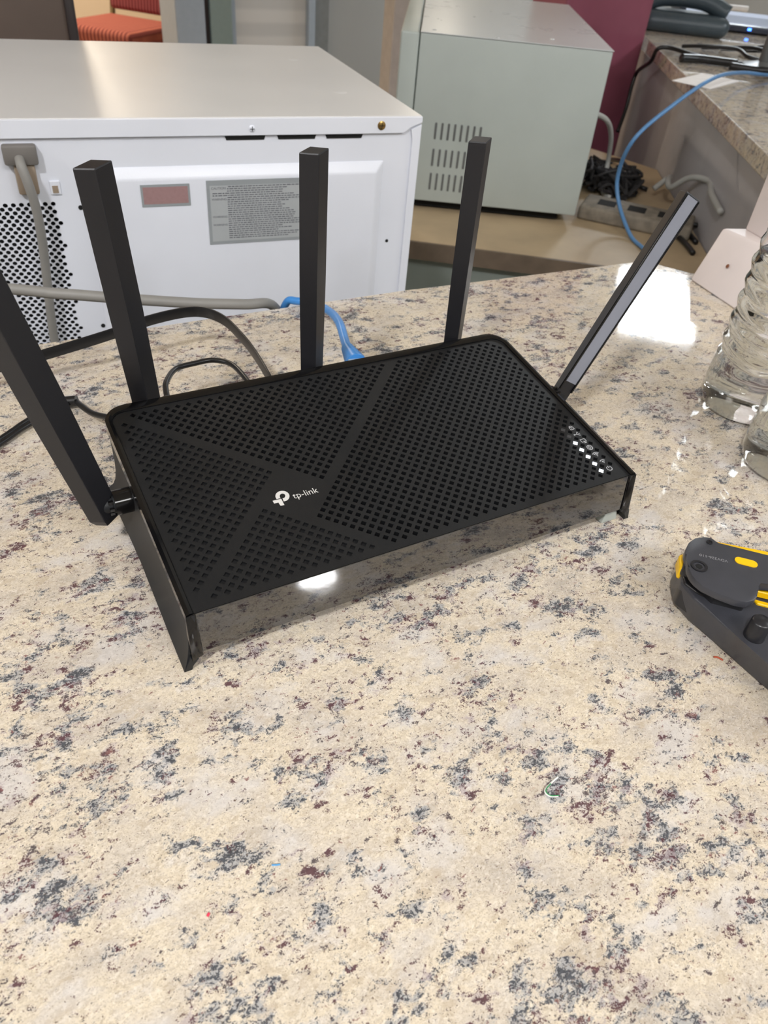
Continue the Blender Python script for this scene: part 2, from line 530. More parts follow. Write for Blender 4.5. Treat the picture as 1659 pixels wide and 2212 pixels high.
# ------------------------------------------------------------------ room shell
RX0, RX1, RY0, RY1 = -3.6, 5.6, -3.6, 6.4
bm = BM(); add_box(bm, (RX0, RY0, FLOOR - 0.1), (RX1, RY1, FLOOR)); struct('floor', bm, M['floor'])
bm = BM(); add_box(bm, (RX0, RY0, CEIL), (RX1, RY1, CEIL + 0.1)); struct('ceiling', bm, M['ceiling'])
bm = BM(); add_box(bm, (RX0 - 0.1, RY0, FLOOR), (RX0, RY1, CEIL)); struct('wall_left', bm, M['wall_grey'])
bm = BM(); add_box(bm, (RX1, RY0, FLOOR), (RX1 + 0.1, RY1, CEIL)); struct('wall_right', bm, M['wall_grey'])
bm = BM(); add_box(bm, (RX0, RY1, FLOOR), (RX1, RY1 + 0.1, CEIL)); struct('wall_back', bm, M['wall_beige'])
bm = BM(); add_box(bm, (RX0, RY0 - 0.1, FLOOR), (RX1, RY0, CEIL)); struct('wall_front', bm, M['wall_grey'])
# partition wall behind the ovens, with its door frames, right of the opening that shows the chair
bm = BM(); add_box(bm, (1.16, 3.60, FLOOR), (4.2, 3.72, CEIL)); struct('wall_partition', bm, M['wall_grey'])
bm = BM(); add_box(bm, (0.925, 3.50, FLOOR), (1.055, 3.74, CEIL), 0.004); struct('trim_1', bm, M['frame_blue'])
bm = BM(); add_box(bm, (1.055, 3.54, FLOOR), (1.085, 3.72, CEIL)); struct('trim_2', bm, M['brown_trim'])
bm = BM(); add_box(bm, (1.085, 3.52, FLOOR), (1.185, 3.72, CEIL), 0.004); struct('trim_3', bm, M['frame_green'])
bm = BM(); add_box(bm, (1.185, 3.56, FLOOR), (1.215, 3.72, CEIL)); struct('trim_4', bm, M['frame_blue'])
d1 = BM(); add_box(d1, (1.215, 3.57, FLOOR), (1.565, 3.60, 1.2)); struct('door_1', d1, M['whitewash'])
bm = BM(); add_box(bm, (1.565, 3.54, FLOOR), (1.60, 3.60, CEIL), 0.003); struct('trim_5', bm, M['frame_blue'])
bm = BM(); add_box(bm, (1.60, 3.56, FLOOR), (1.68, 3.60, CEIL), 0.003); struct('trim_6', bm, mat('dark_grey_paint', (120, 124, 126), 0.6))
bm = BM(); add_box(bm, (1.46, 2.56, FLOOR), (1.53, 2.64, CEIL), 0.004); struct('trim_7', bm, mat('pale_pinkish_paint', (186, 178, 172), 0.6))

# ceiling fittings
for k, (x, y, s, sy, p, c, rz, kind) in enumerate(LIGHTS):
    t = thing('ceiling_light', 'ceiling light out of view above the counter' if k == 0 else 'ceiling light out of view', 'light', (x, y, CEIL), rz, 'ceiling lights outside the picture')
    t['label'] = ('round ceiling downlight overhead behind the left shoulder of the viewer', 'small round ceiling downlight farthest behind the viewer', 'added long fill panel over the left side of the room', 'added wide fill panel behind the viewer', 'added long cool fill panel behind at the right', 'cool ceiling panel mirrored white in the granite corner', 'warm ceiling downlight above the red banquet chair', 'warm ceiling downlight left of the red banquet chair')[k]
    lens = M['lens_warm'] if c == WARM else (M['lens_cool'] if c == COOL else M['lens'])
    bm = BM()
    if kind == 'down':
        add_lathe(bm, [(s / 2, -0.001), (s / 2 + 0.03, -0.001), (s / 2 + 0.03, -0.012), (s / 2, -0.012), (s / 2, -0.001)], 32)
        obj('trim_ring', bm, M['ceiling'], t, 40)
        bm = BM(); add_lathe(bm, [(0, -0.004), (s / 2, -0.004), (s / 2, -0.001), (0, -0.001)], 32)
        obj('diffuser', bm, lens, t)
    else:
        for lo, hi in (((-s / 2 - .03, -sy / 2 - .03), (-s / 2, sy / 2 + .03)), ((s / 2, -sy / 2 - .03), (s / 2 + .03, sy / 2 + .03)), ((-s / 2, -sy / 2 - .03), (s / 2, -sy / 2)), ((-s / 2, sy / 2), (s / 2, sy / 2 + .03))):
            add_box(bm, lo + (-0.014,), hi + (-0.001,))
        obj('frame', bm, M['ceiling'], t)
        bm = BM(); add_box(bm, (-s / 2, -sy / 2, -0.006), (s / 2, sy / 2, -0.001))
        obj('diffuser', bm, lens, t)

t = thing('wall_lamp', 'small globe lamp on the partition wall behind the green-grey oven', 'lamp', (2.25, 3.56, 0.95))
bm = BM(); bmesh.ops.create_uvsphere(bm, u_segments=24, v_segments=16, radius=0.06); xform(bm, Matrix.Translation((0, -0.11, 0)))
obj('globe', bm, mat('lamp_globe', (255, 244, 225), 0.4, emit=(1.0, 0.9, 0.74), estr=38.0), t, True)
bm = BM(); add_tube(bm, [(0, 0, 0), (0, -0.055, 0)], 0.02, 12); obj('bracket', bm, M['brass'], t, 40)
# ------------------------------------------------------------------ near granite counter
t = thing('bar_counter', 'cream granite counter speckled black and maroon that carries the black router', 'counter', (0, 0, -0.03))
poly = [(-1.3, 0.272), (-0.6, 0.268), (0.0, 0.2605), (0.17, 0.2565), (0.28, 0.249), (0.437, 0.2405), (0.452, 0.236), (0.473, 0.197), (0.62, 0.09), (0.68, -0.75), (-1.3, -0.75)]
bm = BM(); add_prism(bm, poly, 0.0, 0.03, 0.0012, 2)
obj('countertop', bm, M['granite'], t)
bm = BM(); add_box(bm, (-1.2, -0.65, FLOOR + 0.03), (0.42, 0.16, -0.001))
obj('base_cabinet', bm, M['cabinet'], t)

# ------------------------------------------------------------------ far raised counter (right), knee wall and slab
E0 = Vector((0.965, 0.507, 0)); ED = Vector((0.5668, 0.8238, 0)); EN = Vector((0.8238, -0.5668, 0))
def edge_pt(s, d, z): p = E0 + ED * s + EN * d; return (p.x, p.y, z)
t = thing('raised_counter', 'far granite bar top with laptop and cables along its scuffed grey knee wall', 'counter', (0, 0, -0.032))
bm = BM()
q = [(-0.30, 0.0), (1.78, 0.0), (1.78, 0.9), (-0.30, 0.9)]
add_hull(bm, [Vector(edge_pt(s, d, 0.0)) for s, d in q], [Vector(edge_pt(s, d, 0.032)) for s, d in q], 0.002)
obj('countertop', bm, M['granite'], t)
bm = BM()
q = [(-0.30, 0.02), (1.75, 0.02), (1.75, 0.14), (-0.30, 0.14)]
add_hull(bm, [Vector(edge_pt(s, d, FLOOR + 0.032)) for s, d in q], [Vector(edge_pt(s, d, -0.0005)) for s, d in q])
obj('knee_wall', bm, M['kneewall'], t)

# ------------------------------------------------------------------ lower back shelf
SZ = -0.215
t = thing('back_counter', 'low tan laminate back counter under the green-grey microwave oven', 'counter', (0, 0, SZ - 0.03))
sp = [(0.36, 1.07), (0.54, 0.86), (0.75, 0.705), (0.835, 0.64), (0.93, 0.43), (1.38, 1.08), (1.30, 1.42), (1.20, 1.75), (0.80, 1.75)]
bm = BM(); add_prism(bm, [p for p in sp], 0.0, 0.03)
obj('countertop', bm, M['shelf'], t)
bm = BM()
for p, q in zip(sp[:4], sp[1:5]):
    a = Vector((p[0], p[1], 0)); b = Vector((q[0], q[1], 0)); n = (b - a).cross(Vector((0, 0, 1))).normalized() * 0.006
    add_hull(bm, [a, b, b + n, a + n], [v + Vector((0, 0, 0.031)) for v in (a, b, b + n, a + n)])
obj('front_edge', bm, M['shelf_edge'], t)
bm = BM()
c = Vector((0.95, 1.15, 0))
sp2 = [Vector((p[0], p[1], 0)).lerp(c, 0.03) for p in sp]
add_prism(bm, [(p.x, p.y) for p in sp2], FLOOR - SZ + 0.03, -0.0005)
obj('cabinet_body', bm, M['cabinet'], t)

# ------------------------------------------------------------------ maroon post
t = thing('wooden_post', 'maroon painted square post rising between the green-grey oven and the far bar', 'post', (1.46, 1.53, FLOOR))
bm = BM(); add_box(bm, (-0.14, -0.07, 0.0), (0.155, 0.07, 1.75), 0.006)
obj('shaft', bm, M['maroon'], t)
bm = BM(); add_box(bm, (-0.15, -0.08, 0.0), (0.165, 0.08, 0.12), 0.006)
obj('plinth', bm, M['maroon'], t)

# ------------------------------------------------------------------ white microwave oven seen from behind
MW, MD, MH = 0.50, 0.36, 0.285
ang = math.atan2(-0.1371, 0.9906)
mwz = 0.1011 - MH - 0.012
t = mw = thing('microwave_oven', 'white microwave oven seen from the back with perforated panel and warning stickers', 'microwave', (0.2754, 0.4243, mwz), ang)
# local frame: x runs left (negative) from the right rear corner, y into the depth, z from the feet
Z0 = 0.012
def mz(v): return Z0 + MH + v      # v is measured down from the top
bm = BM()
add_box(bm, (-MW, 0, mz(-0.0012)), (0, MD, mz(0)), 0.0005)                       # top sheet
add_box(bm, (-MW, 0, Z0), (-MW + 0.0012, MD, mz(-0.0012)))
add_box(bm, (-0.0012, 0.0, Z0), (0, MD, mz(-0.0012)))
add_box(bm, (-MW + .0012, 0.004, Z0), (-0.0012, MD, Z0 + 0.002))
obj('casing', bm, M['white_top'], t)
bm = BM()
# folded lip along the top and the right side
pl = [(-MW, -0.0005), (-0.0003, -0.0005), (-0.0003, -0.006), (-0.012, -0.009), (-0.020, -0.0155), (-MW, -0.0155)]
add_hull(bm, [(x, -0.0030, mz(z)) for x, z in pl], [(x, -0.0003, mz(z)) for x, z in pl], 0.0004)
obj('top_lip', bm, M['white_metal'], t)
bm = BM()
pl = [(-0.0003, -0.0075), (-0.0003, -MH), (-0.009, -MH), (-0.009, -0.022), (-0.0115, -0.0125)]
add_hull(bm, [(x, -0.0022, mz(z)) for x, z in pl], [(x, -0.0003, mz(z)) for x, z in pl], 0.0003)
obj('side_lip', bm, M['white_metal'], t)
# back panel: plain part, embossed field, perforated field
bm = BM()
add_box(bm, (-0.357, 0.0, Z0), (-0.0012, 0.002, mz(-0.0012)))
add_box(bm, (-MW + 0.0012, 0.0, mz(-0.068)), (-0.357, 0.002, mz(-0.0012)))
obj('back_panel', bm, M['white_metal'], t)
bm = BM()
o_ = [(-0.338, -MH + .008), (-0.038, -MH + .008), (-0.038, -0.041), (-0.338, -0.041)]
i_ = [(-0.330, -MH + .018), (-0.048, -MH + .018), (-0.048, -0.052), (-0.330, -0.052)]
add_hull(bm, [(x, 0.0, mz(z)) for x, z in o_], [(x, -0.0062, mz(z)) for x, z in i_], 0.002, 3)
obj('embossed_field', bm, M['white_metal'], t, 40)
pa = 0.0032
hex8 = lambda r: [(r * cos(pi / 4 + k * pi / 4), r * sin(pi / 4 + k * pi / 4)) for k in range(8)]
def perf_present(i, j, x, y):
    if abs(x + 0.446) < 0.036 and -0.192 < y < -0.158: return (i + j * 3) % 4 != 0
    return -0.372 + 0.0 * y > x - 0.010 and y < -0.072
bm = BM()
a_ = (0.0034, 0.0036); b_ = (-0.0034, 0.0036)
# cells ordered so corner k of the cell faces corner k of the hole
oct_ = [(0.00225 * cos(pi / 2 + k * pi / 4), 0.00225 * sin(pi / 2 + k * pi / 4)) for k in range(8)]
plate(bm, a_, b_, (-0.43, -0.17), (-60, 60, -60, 60), perf_present, oct_, lambda x, y, z: Vector((x, 0.0 - z, mz(y))), lambda i, j: 0.002,
      ((-MW + 0.0012, -MH), (-0.357, -0.068)))
obj('perforated_panel', bm, M['white_metal'], t)
bm = BM(); add_box(bm, (-MW + 0.004, 0.006, Z0 + .004), (-0.35, 0.0075, mz(-0.06)))
obj('inner_screen', bm, M['dark'], t)
for k in range(3):
    x0 = (-0.203, -0.152, -0.103)[k]
    bm = BM(); pl = [(x0, -0.0165), (x0 + 0.0395, -0.0165), (x0 + 0.038, -0.0200), (x0 + 0.0015, -0.0200)]
    add_hull(bm, [(x, -0.0006, mz(z)) for x, z in pl], [(x, 0.001, mz(z)) for x, z in pl])
    obj('vent_slot', bm, M['dark'], t)
def screw(x, z, r, m, y=-0.003):
    bm = BM(); add_lathe(bm, [(0, 0.0016), (r * 0.6, 0.0015), (r, 0.0006), (r, 0)], 20)
    xform(bm, Matrix.Translation((x, y, mz(z))) @ Matrix.Rotation(radians(90), 4, 'X'))
    s = obj('screw', bm, m, t, 40)
    bm = BM(); add_box(bm, (x - r * .7, y - 0.0018, mz(z) - 0.0003), (x + r * .7, y - 0.0014, mz(z) + 0.0003)); add_box(bm, (x - 0.0003, y - 0.0018, mz(z) - r * .7), (x + 0.0003, y - 0.0014, mz(z) + r * .7))
    obj('cross_slot', bm, M['dark'], s)
    return s
screw(-0.045, -0.008, 0.0042, M['brass'])['label'] = 'brass screw'
screw(-0.177, -0.0095, 0.0030, M['white_metal'])
for x, z, r in ((-0.028, -0.127, 0.0018), (-0.342, -0.077, 0.0022), (-0.340, -0.198, 0.0022)):
    bm = BM(); add_lathe(bm, [(0, 0.0004), (r, 0.0004), (r, 0)], 16)
    xform(bm, Matrix.Translation((x, 0.0, mz(z))) @ Matrix.Rotation(radians(90), 4, 'X'))
    obj('screw_hole', bm, M['dark'], t)
# small embossed square tab
bm = BM(); add_box(bm, (-0.3655, -0.0018, mz(-0.064)), (-0.3565, 0.0, mz(-0.052)), 0.0006)
obj('square_tab', bm, M['white_metal'], t)
bm = BM(); add_box(bm, (-0.3635, -0.0022, mz(-0.0625)), (-0.3585, -0.0018, mz(-0.056)))
obj('tab_window', bm, M['tan_plastic'], t)
# stickers
def sticker(name, x0, x1, z0, z1, m, parent=t, y=-0.0064, th=0.0003):
    bm = BM(); add_box(bm, (x0, y - th, mz(z0)), (x1, y, mz(z1)))
    return obj(name, bm, m, parent)
s1 = sticker('warning_label', -0.2245, -0.118, -0.117, -0.0545, M['label_grey'])
sticker('label_panel', -0.2215, -0.121, -0.114, -0.0595, M['label_light'], s1, -0.0067, 0.0001)
bm = text_bm('CAUTION', width=0.014)
xform(bm, Matrix.Translation((-0.2200, -0.00695, mz(-0.0630))) @ Matrix.Rotation(radians(90), 4, 'X'))
obj('lettering', bm, M['label_ink'], s1)
for k, z in enumerate((-0.0735, -0.0905, -0.0985)):
    bm = text_bm('WARNING', width=0.0145)
    xform(bm, Matrix.Translation((-0.2200, -0.00695, mz(z))) @ Matrix.Rotation(radians(90), 4, 'X'))
    obj('lettering', bm, M['label_ink'], s1)
bm = BM()
random.seed(3)
z = -0.0610
while z > -0.1125:
    x = -0.2045 if z < -0.063 else -0.2035
    if z < -0.067 and z > -0.071: x = -0.219
    e = -0.124 - random.random() * 0.03
    while x < e:
        wd = 0.0012 + random.random() * 0.0035
        add_box(bm, (x, -0.00695, mz(z)), (x + wd, -0.0068, mz(z + 0.00085)))
        x += wd + 0.0008
    z -= 0.0021
ft = obj('fine_print', bm, M['label_ink'], s1); ft['kind'] = 'stuff'
s2 = sticker('red_label', -0.2865, -0.2405, -0.0770, -0.0565, M['label_grey'])
sticker('label_panel', -0.2845, -0.2425, -0.0745, -0.0588, M['label_red'], s2, -0.0067, 0.0001)
# cord entry and grey power cord
bm = BM(); add_box(bm, (-0.3985, -0.010, mz(-0.036)), (-0.3705, 0.0, mz(-0.0195)), 0.002)
obj('strain_relief', bm, M['cord_grey_dk'], t, 40)
bm = BM(); add_box(bm, (-0.392, -0.007, mz(-0.062)), (-0.3745, 0.0, mz(-0.036)), 0.002)
ob = obj('cord_clamp', bm, M['tan_plastic'], t, 40)
bm = BM()
cp = [(-0.3855, -0.010, mz(-0.030)), (-0.3850, -0.017, mz(-0.034)), (-0.3820, -0.021, mz(-0.050)), (-0.3800, -0.020, mz(-0.075)), (-0.3815, -0.016, mz(-0.11)), (-0.3850, -0.014, mz(-0.15)), (-0.3890, -0.012, mz(-0.20)), (-0.39, -0.012, mz(-0.275))]
add_tube(bm, spline(cp), 0.0042, 14)
obj('power_cord', bm, M['cord_grey'], t, True)
for x in (-MW + 0.05, -0.05):
    for y in (0.04, MD - 0.04):
        bm = BM(); add_lathe(bm, [(0, 0), (0.012, 0), (0.013, 0.012), (0, 0.012)], 16); xform(bm, Matrix.Translation((x, y, 0)))
        obj('foot', bm, M['black_rubber'], t, 40)
# raised dimples on the top
for x, y in ((-0.055, 0.10), (-0.06, 0.27)):
    bm = BM(); add_lathe(bm, [(0, 0.0008), (0.004, 0.0007), (0.006, 0.0003), (0.0075, 0.0)], 20)
    xform(bm, Matrix.Translation((x, y, mz(0))))
    obj('dimple', bm, M['white_top'], t, True)
# stand under it
st = thing('low_cabinet', 'plain low cabinet hidden under the white microwave oven', 'cabinet', (0.2754, 0.4243, FLOOR), ang)
bm = BM(); add_box(bm, (-MW - 0.2, -0.02, 0.0), (-0.012, MD + 0.02, mwz - FLOOR - 0.02))
obj('body', bm, M['cabinet'], st)
bm = BM(); add_box(bm, (-MW - 0.2, -0.03, mwz - FLOOR - 0.02), (-0.01, MD + 0.03, mwz - FLOOR), 0.002)
obj('top_board', bm, M['shelf'], st)

# grey cable lying across behind the router, from the left edge to behind the counter
bm = BM()
gp = [(-0.34, 0.345, -0.020), (-0.235, 0.335, 0.0), (-0.168, 0.328, 0.018), (-0.115, 0.300, 0.0195), (-0.065, 0.283, 0.015), (-0.018, 0.272, 0.0095), (0.02, 0.265, 0.0058), (0.047, 0.272, -0.002), (0.06, 0.285, -0.03), (0.06, 0.30, -0.08)]
add_tube(bm, spline(gp), 0.0042, 14)
tag(obj('extension_cord', bm, M['cord_grey'], None, True), 'thick grey cord running across in front of the white microwave oven back', 'cord')

# ------------------------------------------------------------------ dark brown cabinet behind the microwave
t = thing('brown_cabinet', 'dark brown upright panel box behind the white microwave at upper left', 'cabinet', (0.052, 0.98, FLOOR), radians(-4))
bm = BM(); add_box(bm, (-0.62, 0.0, 0.0), (-0.010, 0.35, 1.5), 0.008)
obj('body', bm, M['brown_box'], t, 40)
bm = BM(); add_box(bm, (-0.013, -0.004, 0.0), (0.0, 0.352, 1.502), 0.004)
obj('edge_trim', bm, M['brown_trim'], t, 40)

# ------------------------------------------------------------------ red banquet chair
t = thing('banquet_chair', 'banquet chair with striped red seat and maroon back, bronze frame', 'chair', (0.93, 4.50, FLOOR), radians(40))
bm = BM(); add_box(bm, (-0.27, -0.23, 0.425), (0.20, 0.23, 0.505), 0.03, 4)
obj('seat', bm, M['chair_fabric'], t, 60)
bm = BM(); add_box(bm, (0.17, -0.21, 0.525), (0.225, 0.21, 0.92), 0.02, 4); xform(bm, Matrix.Translation((0.2, 0, .5)) @ Matrix.Rotation(radians(8), 4, 'Y') @ Matrix.Translation((-0.2, 0, -.5)))
obj('backrest', bm, M['chair_back'], t, 60)
for sy in (-1, 1):
    bm = BM(); add_tube(bm, [(0.30, sy * 0.225, 0.0), (0.22, sy * 0.225, 0.40), (0.22, sy * 0.225, 0.5), (0.29, sy * 0.215, 0.95)], 0.0, 8, flat=(0.014, 0.011))
    obj('leg', bm, M['chair_metal'], t)
    bm = BM(); add_tube(bm, [(-0.25, sy * 0.21, 0.0), (-0.22, sy * 0.21, 0.41)], 0.012, 8)
    obj('leg', bm, M['chair_metal'], t)
bm = BM(); add_tube(bm, [(0.29, -0.215, 0.94), (0.295, 0, 0.97), (0.29, 0.215, 0.94)], 0.012, 8)
obj('top_rail', bm, M['chair_metal'], t)
bm = BM(); add_box(bm, (-0.25, -0.21, 0.400), (0.20, 0.21, 0.427), 0.004)
obj('seat_frame', bm, M['chair_metal'], t)

# ------------------------------------------------------------------ green-grey microwave, side on
GW, GD, GH = 0.363, 0.62, 0.280
ang2 = math.atan2(-0.5319, 0.8468)
t = thing('microwave_oven', 'pale green-grey microwave oven showing its vented side, on the low back counter', 'microwave', (0.9038, 0.8272, SZ), ang2)
gz = 0.0842 - SZ
bm = BM(); add_box(bm, (-GW + 0.030, 0.0, gz - GH), (0, GD, gz - 0.0015), 0.003, 2)
obj('casing', bm, M['green_metal'], t, 40)
bm = BM(); add_box(bm, (-GW + 0.030, -0.001, gz - 0.0015), (0.001, GD, gz), 0.0006)
obj('top_sheet', bm, M['green_top'], t)
bm = BM(); add_box(bm, (-GW - 0.004, -0.002, gz - GH), (-GW + 0.0285, GD, gz - 0.001), 0.004, 3)
obj('front_bezel', bm, M['green_metal'], t, 40)
for r, (z0, z1) in enumerate(((-0.168, -0.139), (-0.215, -0.184), (-0.258, -0.227))):
    for k in range(8):
        x = -0.289 + k * 0.0118 + (0.0 if r == 0 else 0.0005)
        bm = BM(); add_box(bm, (x - 0.0021, -0.0006, gz + z0), (x + 0.0021, 0.001, gz + z1), 0.0015, 2)
        obj('vent_slot', bm, M['pole'], t)
for x, y in ((-0.20, 0.012), (-0.10, 0.06), (-0.31, 0.03)):
    bm = BM(); add_lathe(bm, [(0, 0.0014), (0.003, 0.0012), (0.0045, 0)], 16); xform(bm, Matrix.Translation((x, y, gz)))
    obj('rivet', bm, M['green_top'], t, True)
for x in (-GW + 0.06, -0.05):
    for y in (0.05, GD - 0.06):
        bm = BM(); add_lathe(bm, [(0, 0), (0.014, 0), (0.016, gz - GH), (0, gz - GH)], 16); xform(bm, Matrix.Translation((x, y, 0)))
        obj('foot', bm, M['black_rubber'], t, 40)
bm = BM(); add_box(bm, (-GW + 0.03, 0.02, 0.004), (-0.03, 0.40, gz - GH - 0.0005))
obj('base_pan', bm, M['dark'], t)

# ------------------------------------------------------------------ ROUTER
U = 0.0062
TH = radians(8.0)
router = thing('wireless_router', 'black wireless router with five antennas and perforated top on the granite counter', 'router', (0, 0, 0))
OFF = 0.04257775
def LW(x, y, z):
    """lid coordinates (units of U, lid plane z = 0) to world"""
    x, y, z = x * U, y * U, z * U
    return Vector((x, y * cos(TH) - z * sin(TH), y * sin(TH) + z * cos(TH) + OFF))
LMX = Matrix.Translation((0, 0, OFF)) @ Matrix.Rotation(TH, 4, 'X') @ Matrix.Diagonal((U, U, U, 1))
# lid with its lattice of square holes
icon_sites = {(32 - k, 9 - k) for k in range(7)}
led_sites = {(31 - k, 10 - k) for k in range(7)}
def present(i, j, x, y):
    s, d = i + j, i - j
    if s < 0 or s > 42 or d < -56 or d > 24: return False
    if s in (0, 42) and (d < -54 or d > 22): return False
    if (i, j) in icon_sites: return False
    if i >= 0 and j <= 33: return True
    if i <= -2 and j <= 27: return True
    if i <= -8 and j >= 29: return True
    if i >= -6 and j >= 35: return True
    return False
def ldepth(i, j):
    if (i, j) in led_sites: return -0.10
    if (i >= 0 and j <= 33) or (i <= -2 and j <= 27): return 0.42
    return -0.20
hole = [((sa * 0.5 - sb * 0.5) * 0.57, (-sa * 0.5 - sb * 0.5) * 0.57) for sa, sb in ((1, 1), (-1, 1), (-1, -1), (1, -1))]
hole = [(hx / 2, hy / 2) for hx, hy in hole]
bm = BM()
plate(bm, (0.5, -0.5), (-0.5, -0.5), (8.0, 10.5), (-40, 45, -30, 60), present, hole, lambda x, y, z: LW(x, y, z), ldepth, ((-20.95, -11.42), (20.95, 11.25)))
obj('lid', bm, M['lid'], router)
bm = BM(); add_box(bm, (-21.0, -11.35, -0.75), (21.0, 11.3, -0.6)); xform(bm, LMX)
obj('inner_tray', bm, M['inside'], router)
# rim around the lid
def rnd_path(hx, y0, y1, r, n=8):
    P = [(-hx, y0), (-hx, y1 - r)]
    for k in range(1, n): a = pi - (pi / 2) * k / n; P.append((-hx + r + r * cos(a), y1 - r + r * sin(a)))
    P.append((-hx + r, y1)); P.append((hx - r, y1))
    for k in range(1, n): a = pi / 2 - (pi / 2) * k / n; P.append((hx - r + r * cos(a), y1 - r + r * sin(a)))
    P += [(hx, y1 - r), (hx, y0)]
    return P
inn = rnd_path(20.9, -11.45, 11.15, 1.3); mid = rnd_path(21.15, -11.5, 11.55, 1.6); out = rnd_path(21.45, -11.55, 12.05, 2.1)
bm = BM()
loops = [[(x, y, -0.5) for x, y in inn], [(x, y, 0.10) for x, y in inn], [(x, y, 0.22) for x, y in mid], [(x, y, 0.12) for x, y in out], [(x, y, -0.9) for x, y in out]]
L_ = [[bm.verts.new(LW(*p)) for p in lp] for lp in loops]
for A, B in zip(L_, L_[1:]):
    for k in range(len(A) - 1): bm.faces.new((A[k], A[k + 1], B[k + 1], B[k]))
for e in (0, -1): bm.faces.new([lp[e] for lp in L_])
obj('rim', bm, M['rim'], router, 35)
# strips that carry the rim down both ends of the front
for s in (-1, 1):
    bm = BM()
    a = [(s * 20.75, -11.50, 0.12), (s * 21.5, -11.64, 0.12), (s * 21.44, -11.2, -0.3), (s * 20.75, -11.1, -0.3)]
    b = [(s * 20.6, -12.62, -3.8), (s * 21.5, -12.80, -3.95), (s * 21.58, -12.1, -4.0), (s * 20.6, -12.1, -3.8)]
    add_hull(bm, [LW(*p) for p in a], [LW(*p) for p in b], 0.0003)
    obj('corner_strip', bm, M['rim'], router, 40)
# glossy front band
bm = BM()
n = 24
f = [(-20.75, -11.46, -0.06), (20.75, -11.46, -0.06), (20.6, -12.44, -3.62), (-20.6, -12.44, -3.62)]
bk = [(x, y + 0.5, z) for x, y, z in f]
add_hull(bm, [LW(*p) for p in f], [LW(*p) for p in bk], 0.0002)
obj('front_band', bm, M['gloss'], router)
bm = BM()
add_hull(bm, [LW(*p) for p in ((-20.5, -12.3, -3.62), (20.5, -12.3, -3.62), (20.5, -12.3, -3.8), (-20.5, -12.3, -3.8))], [LW(*p) for p in ((-20.5, -9.5, -3.62), (20.5, -9.5, -3.62), (20.5, -9.5, -4.2), (-20.5, -9.5, -4.2))])
obj('band_seam', bm, M['rim'], router)
# body under the lid
body_out = rnd_path(21.3, -11.4, 11.9, 2.0)
bm = BM()
add_hull(bm, [LW(x * 0.965, y * 0.965 - 0.1, -4.2) for x, y in body_out], [LW(x * 0.995, y * 0.99, -0.7) for x, y in body_out])
obj('shell', bm, M['shell'], router, 40)
# rear wall with sockets
bm = BM()
add_hull(bm, [LW(-17.5, 11.2, -6.8), LW(17.5, 11.2, -6.8), LW(17.5, 8.2, -6.6), LW(-17.5, 8.2, -6.6)], [LW(-19, 11.95, -1.0), LW(19, 11.95, -1.0), LW(19, 8.2, -1.0), LW(-19, 8.2, -1.0)], 0.001)
obj('rear_housing', bm, M['shell'], router)
# flared side panels
def side(s):
    T = [(-11.6, 0.0), (-9, 0.0), (-5, 0.0), (-1, 0.0), (3, 0.0), (6.5, 0.0), (8.6, 0.0), (9.9, 0.0)]
    Bt = [(-12.72, -5.12), (-9.6, -5.3), (-5.4, -5.32), (-1.4, -5.35), (2.6, -6.1), (6.6, -7.15), (9.6, -8.3), (10.9, -8.45)]
    n = 7
    def surf(off, sh):
        rows = []
        for (ty, tz), (by, bz) in zip(T, Bt):
            row = []
            for k in range(n + 1):
                f_ = k / n
                # rear edge curves in then out towards the foot
                y = ty + (by - ty) * f_
                if ty > 8: y -= 2.3 * sin(pi * f_ ** 0.9) * (0.5 if ty < 9 else 1.0)
                z = tz + (bz - tz) * f_
                x = 21.42 + 0.70 * (f_ ** 2.6) + (0.03 if f_ > 0 else 0)
                row.append((s * (x - off), y, z - sh))
            rows.append(row)
        return rows
    bm = BM()
    A = [[bm.verts.new(LW(*p)) for p in r] for r in surf(0, 0)]
    B = [[bm.verts.new(LW(*p)) for p in r] for r in surf(0.6, 0.0)]
    for S in (A, B):
        for i in range(len(S) - 1):
            for k in range(n): bm.faces.new((S[i][k], S[i + 1][k], S[i + 1][k + 1], S[i][k + 1]))
    m_ = len(A)
    for i in range(m_ - 1):
        for k in (0, n): bm.faces.new((A[i][k], A[i + 1][k], B[i + 1][k], B[i][k]))
    for i in (0, m_ - 1):
        for k in range(n): bm.faces.new((A[i][k], A[i][k + 1], B[i][k + 1], B[i][k]))
    o = obj('side_panel', bm, M['shell'], router, 50)
    # wedge that closes the foot towards the front strip
    bm = BM()
    a = [(s * 22.14, -12.72, -5.12), (s * 21.7, -12.72, -5.05), (s * 21.0, -12.74, -3.9), (s * 21.6, -12.70, -3.7)]
    b = [(x - s * 0.1, y + 2.2, z) for x, y, z in a]
    add_hull(bm, [LW(*p) for p in a], [LW(*p) for p in b], 0.0002)
    obj('foot', bm, M['shell'], router)
side(-1); side(1)
bm = BM(); add_hull(bm, [LW(19.0, -12.3, -5.17), LW(20.9, -12.35, -5.17), LW(20.9, -11.0, -5.36), LW(19.0, -11.0, -5.36)], [LW(19.2, -12.15, -4.2), LW(20.7, -12.15, -4.2), LW(20.7, -11.1, -4.2), LW(19.2, -11.1, -4.2)], 0.0004)
obj('rubber_foot', bm, M['rubber_clear'], router)['label'] = 'pale rubber foot under the right front corner'
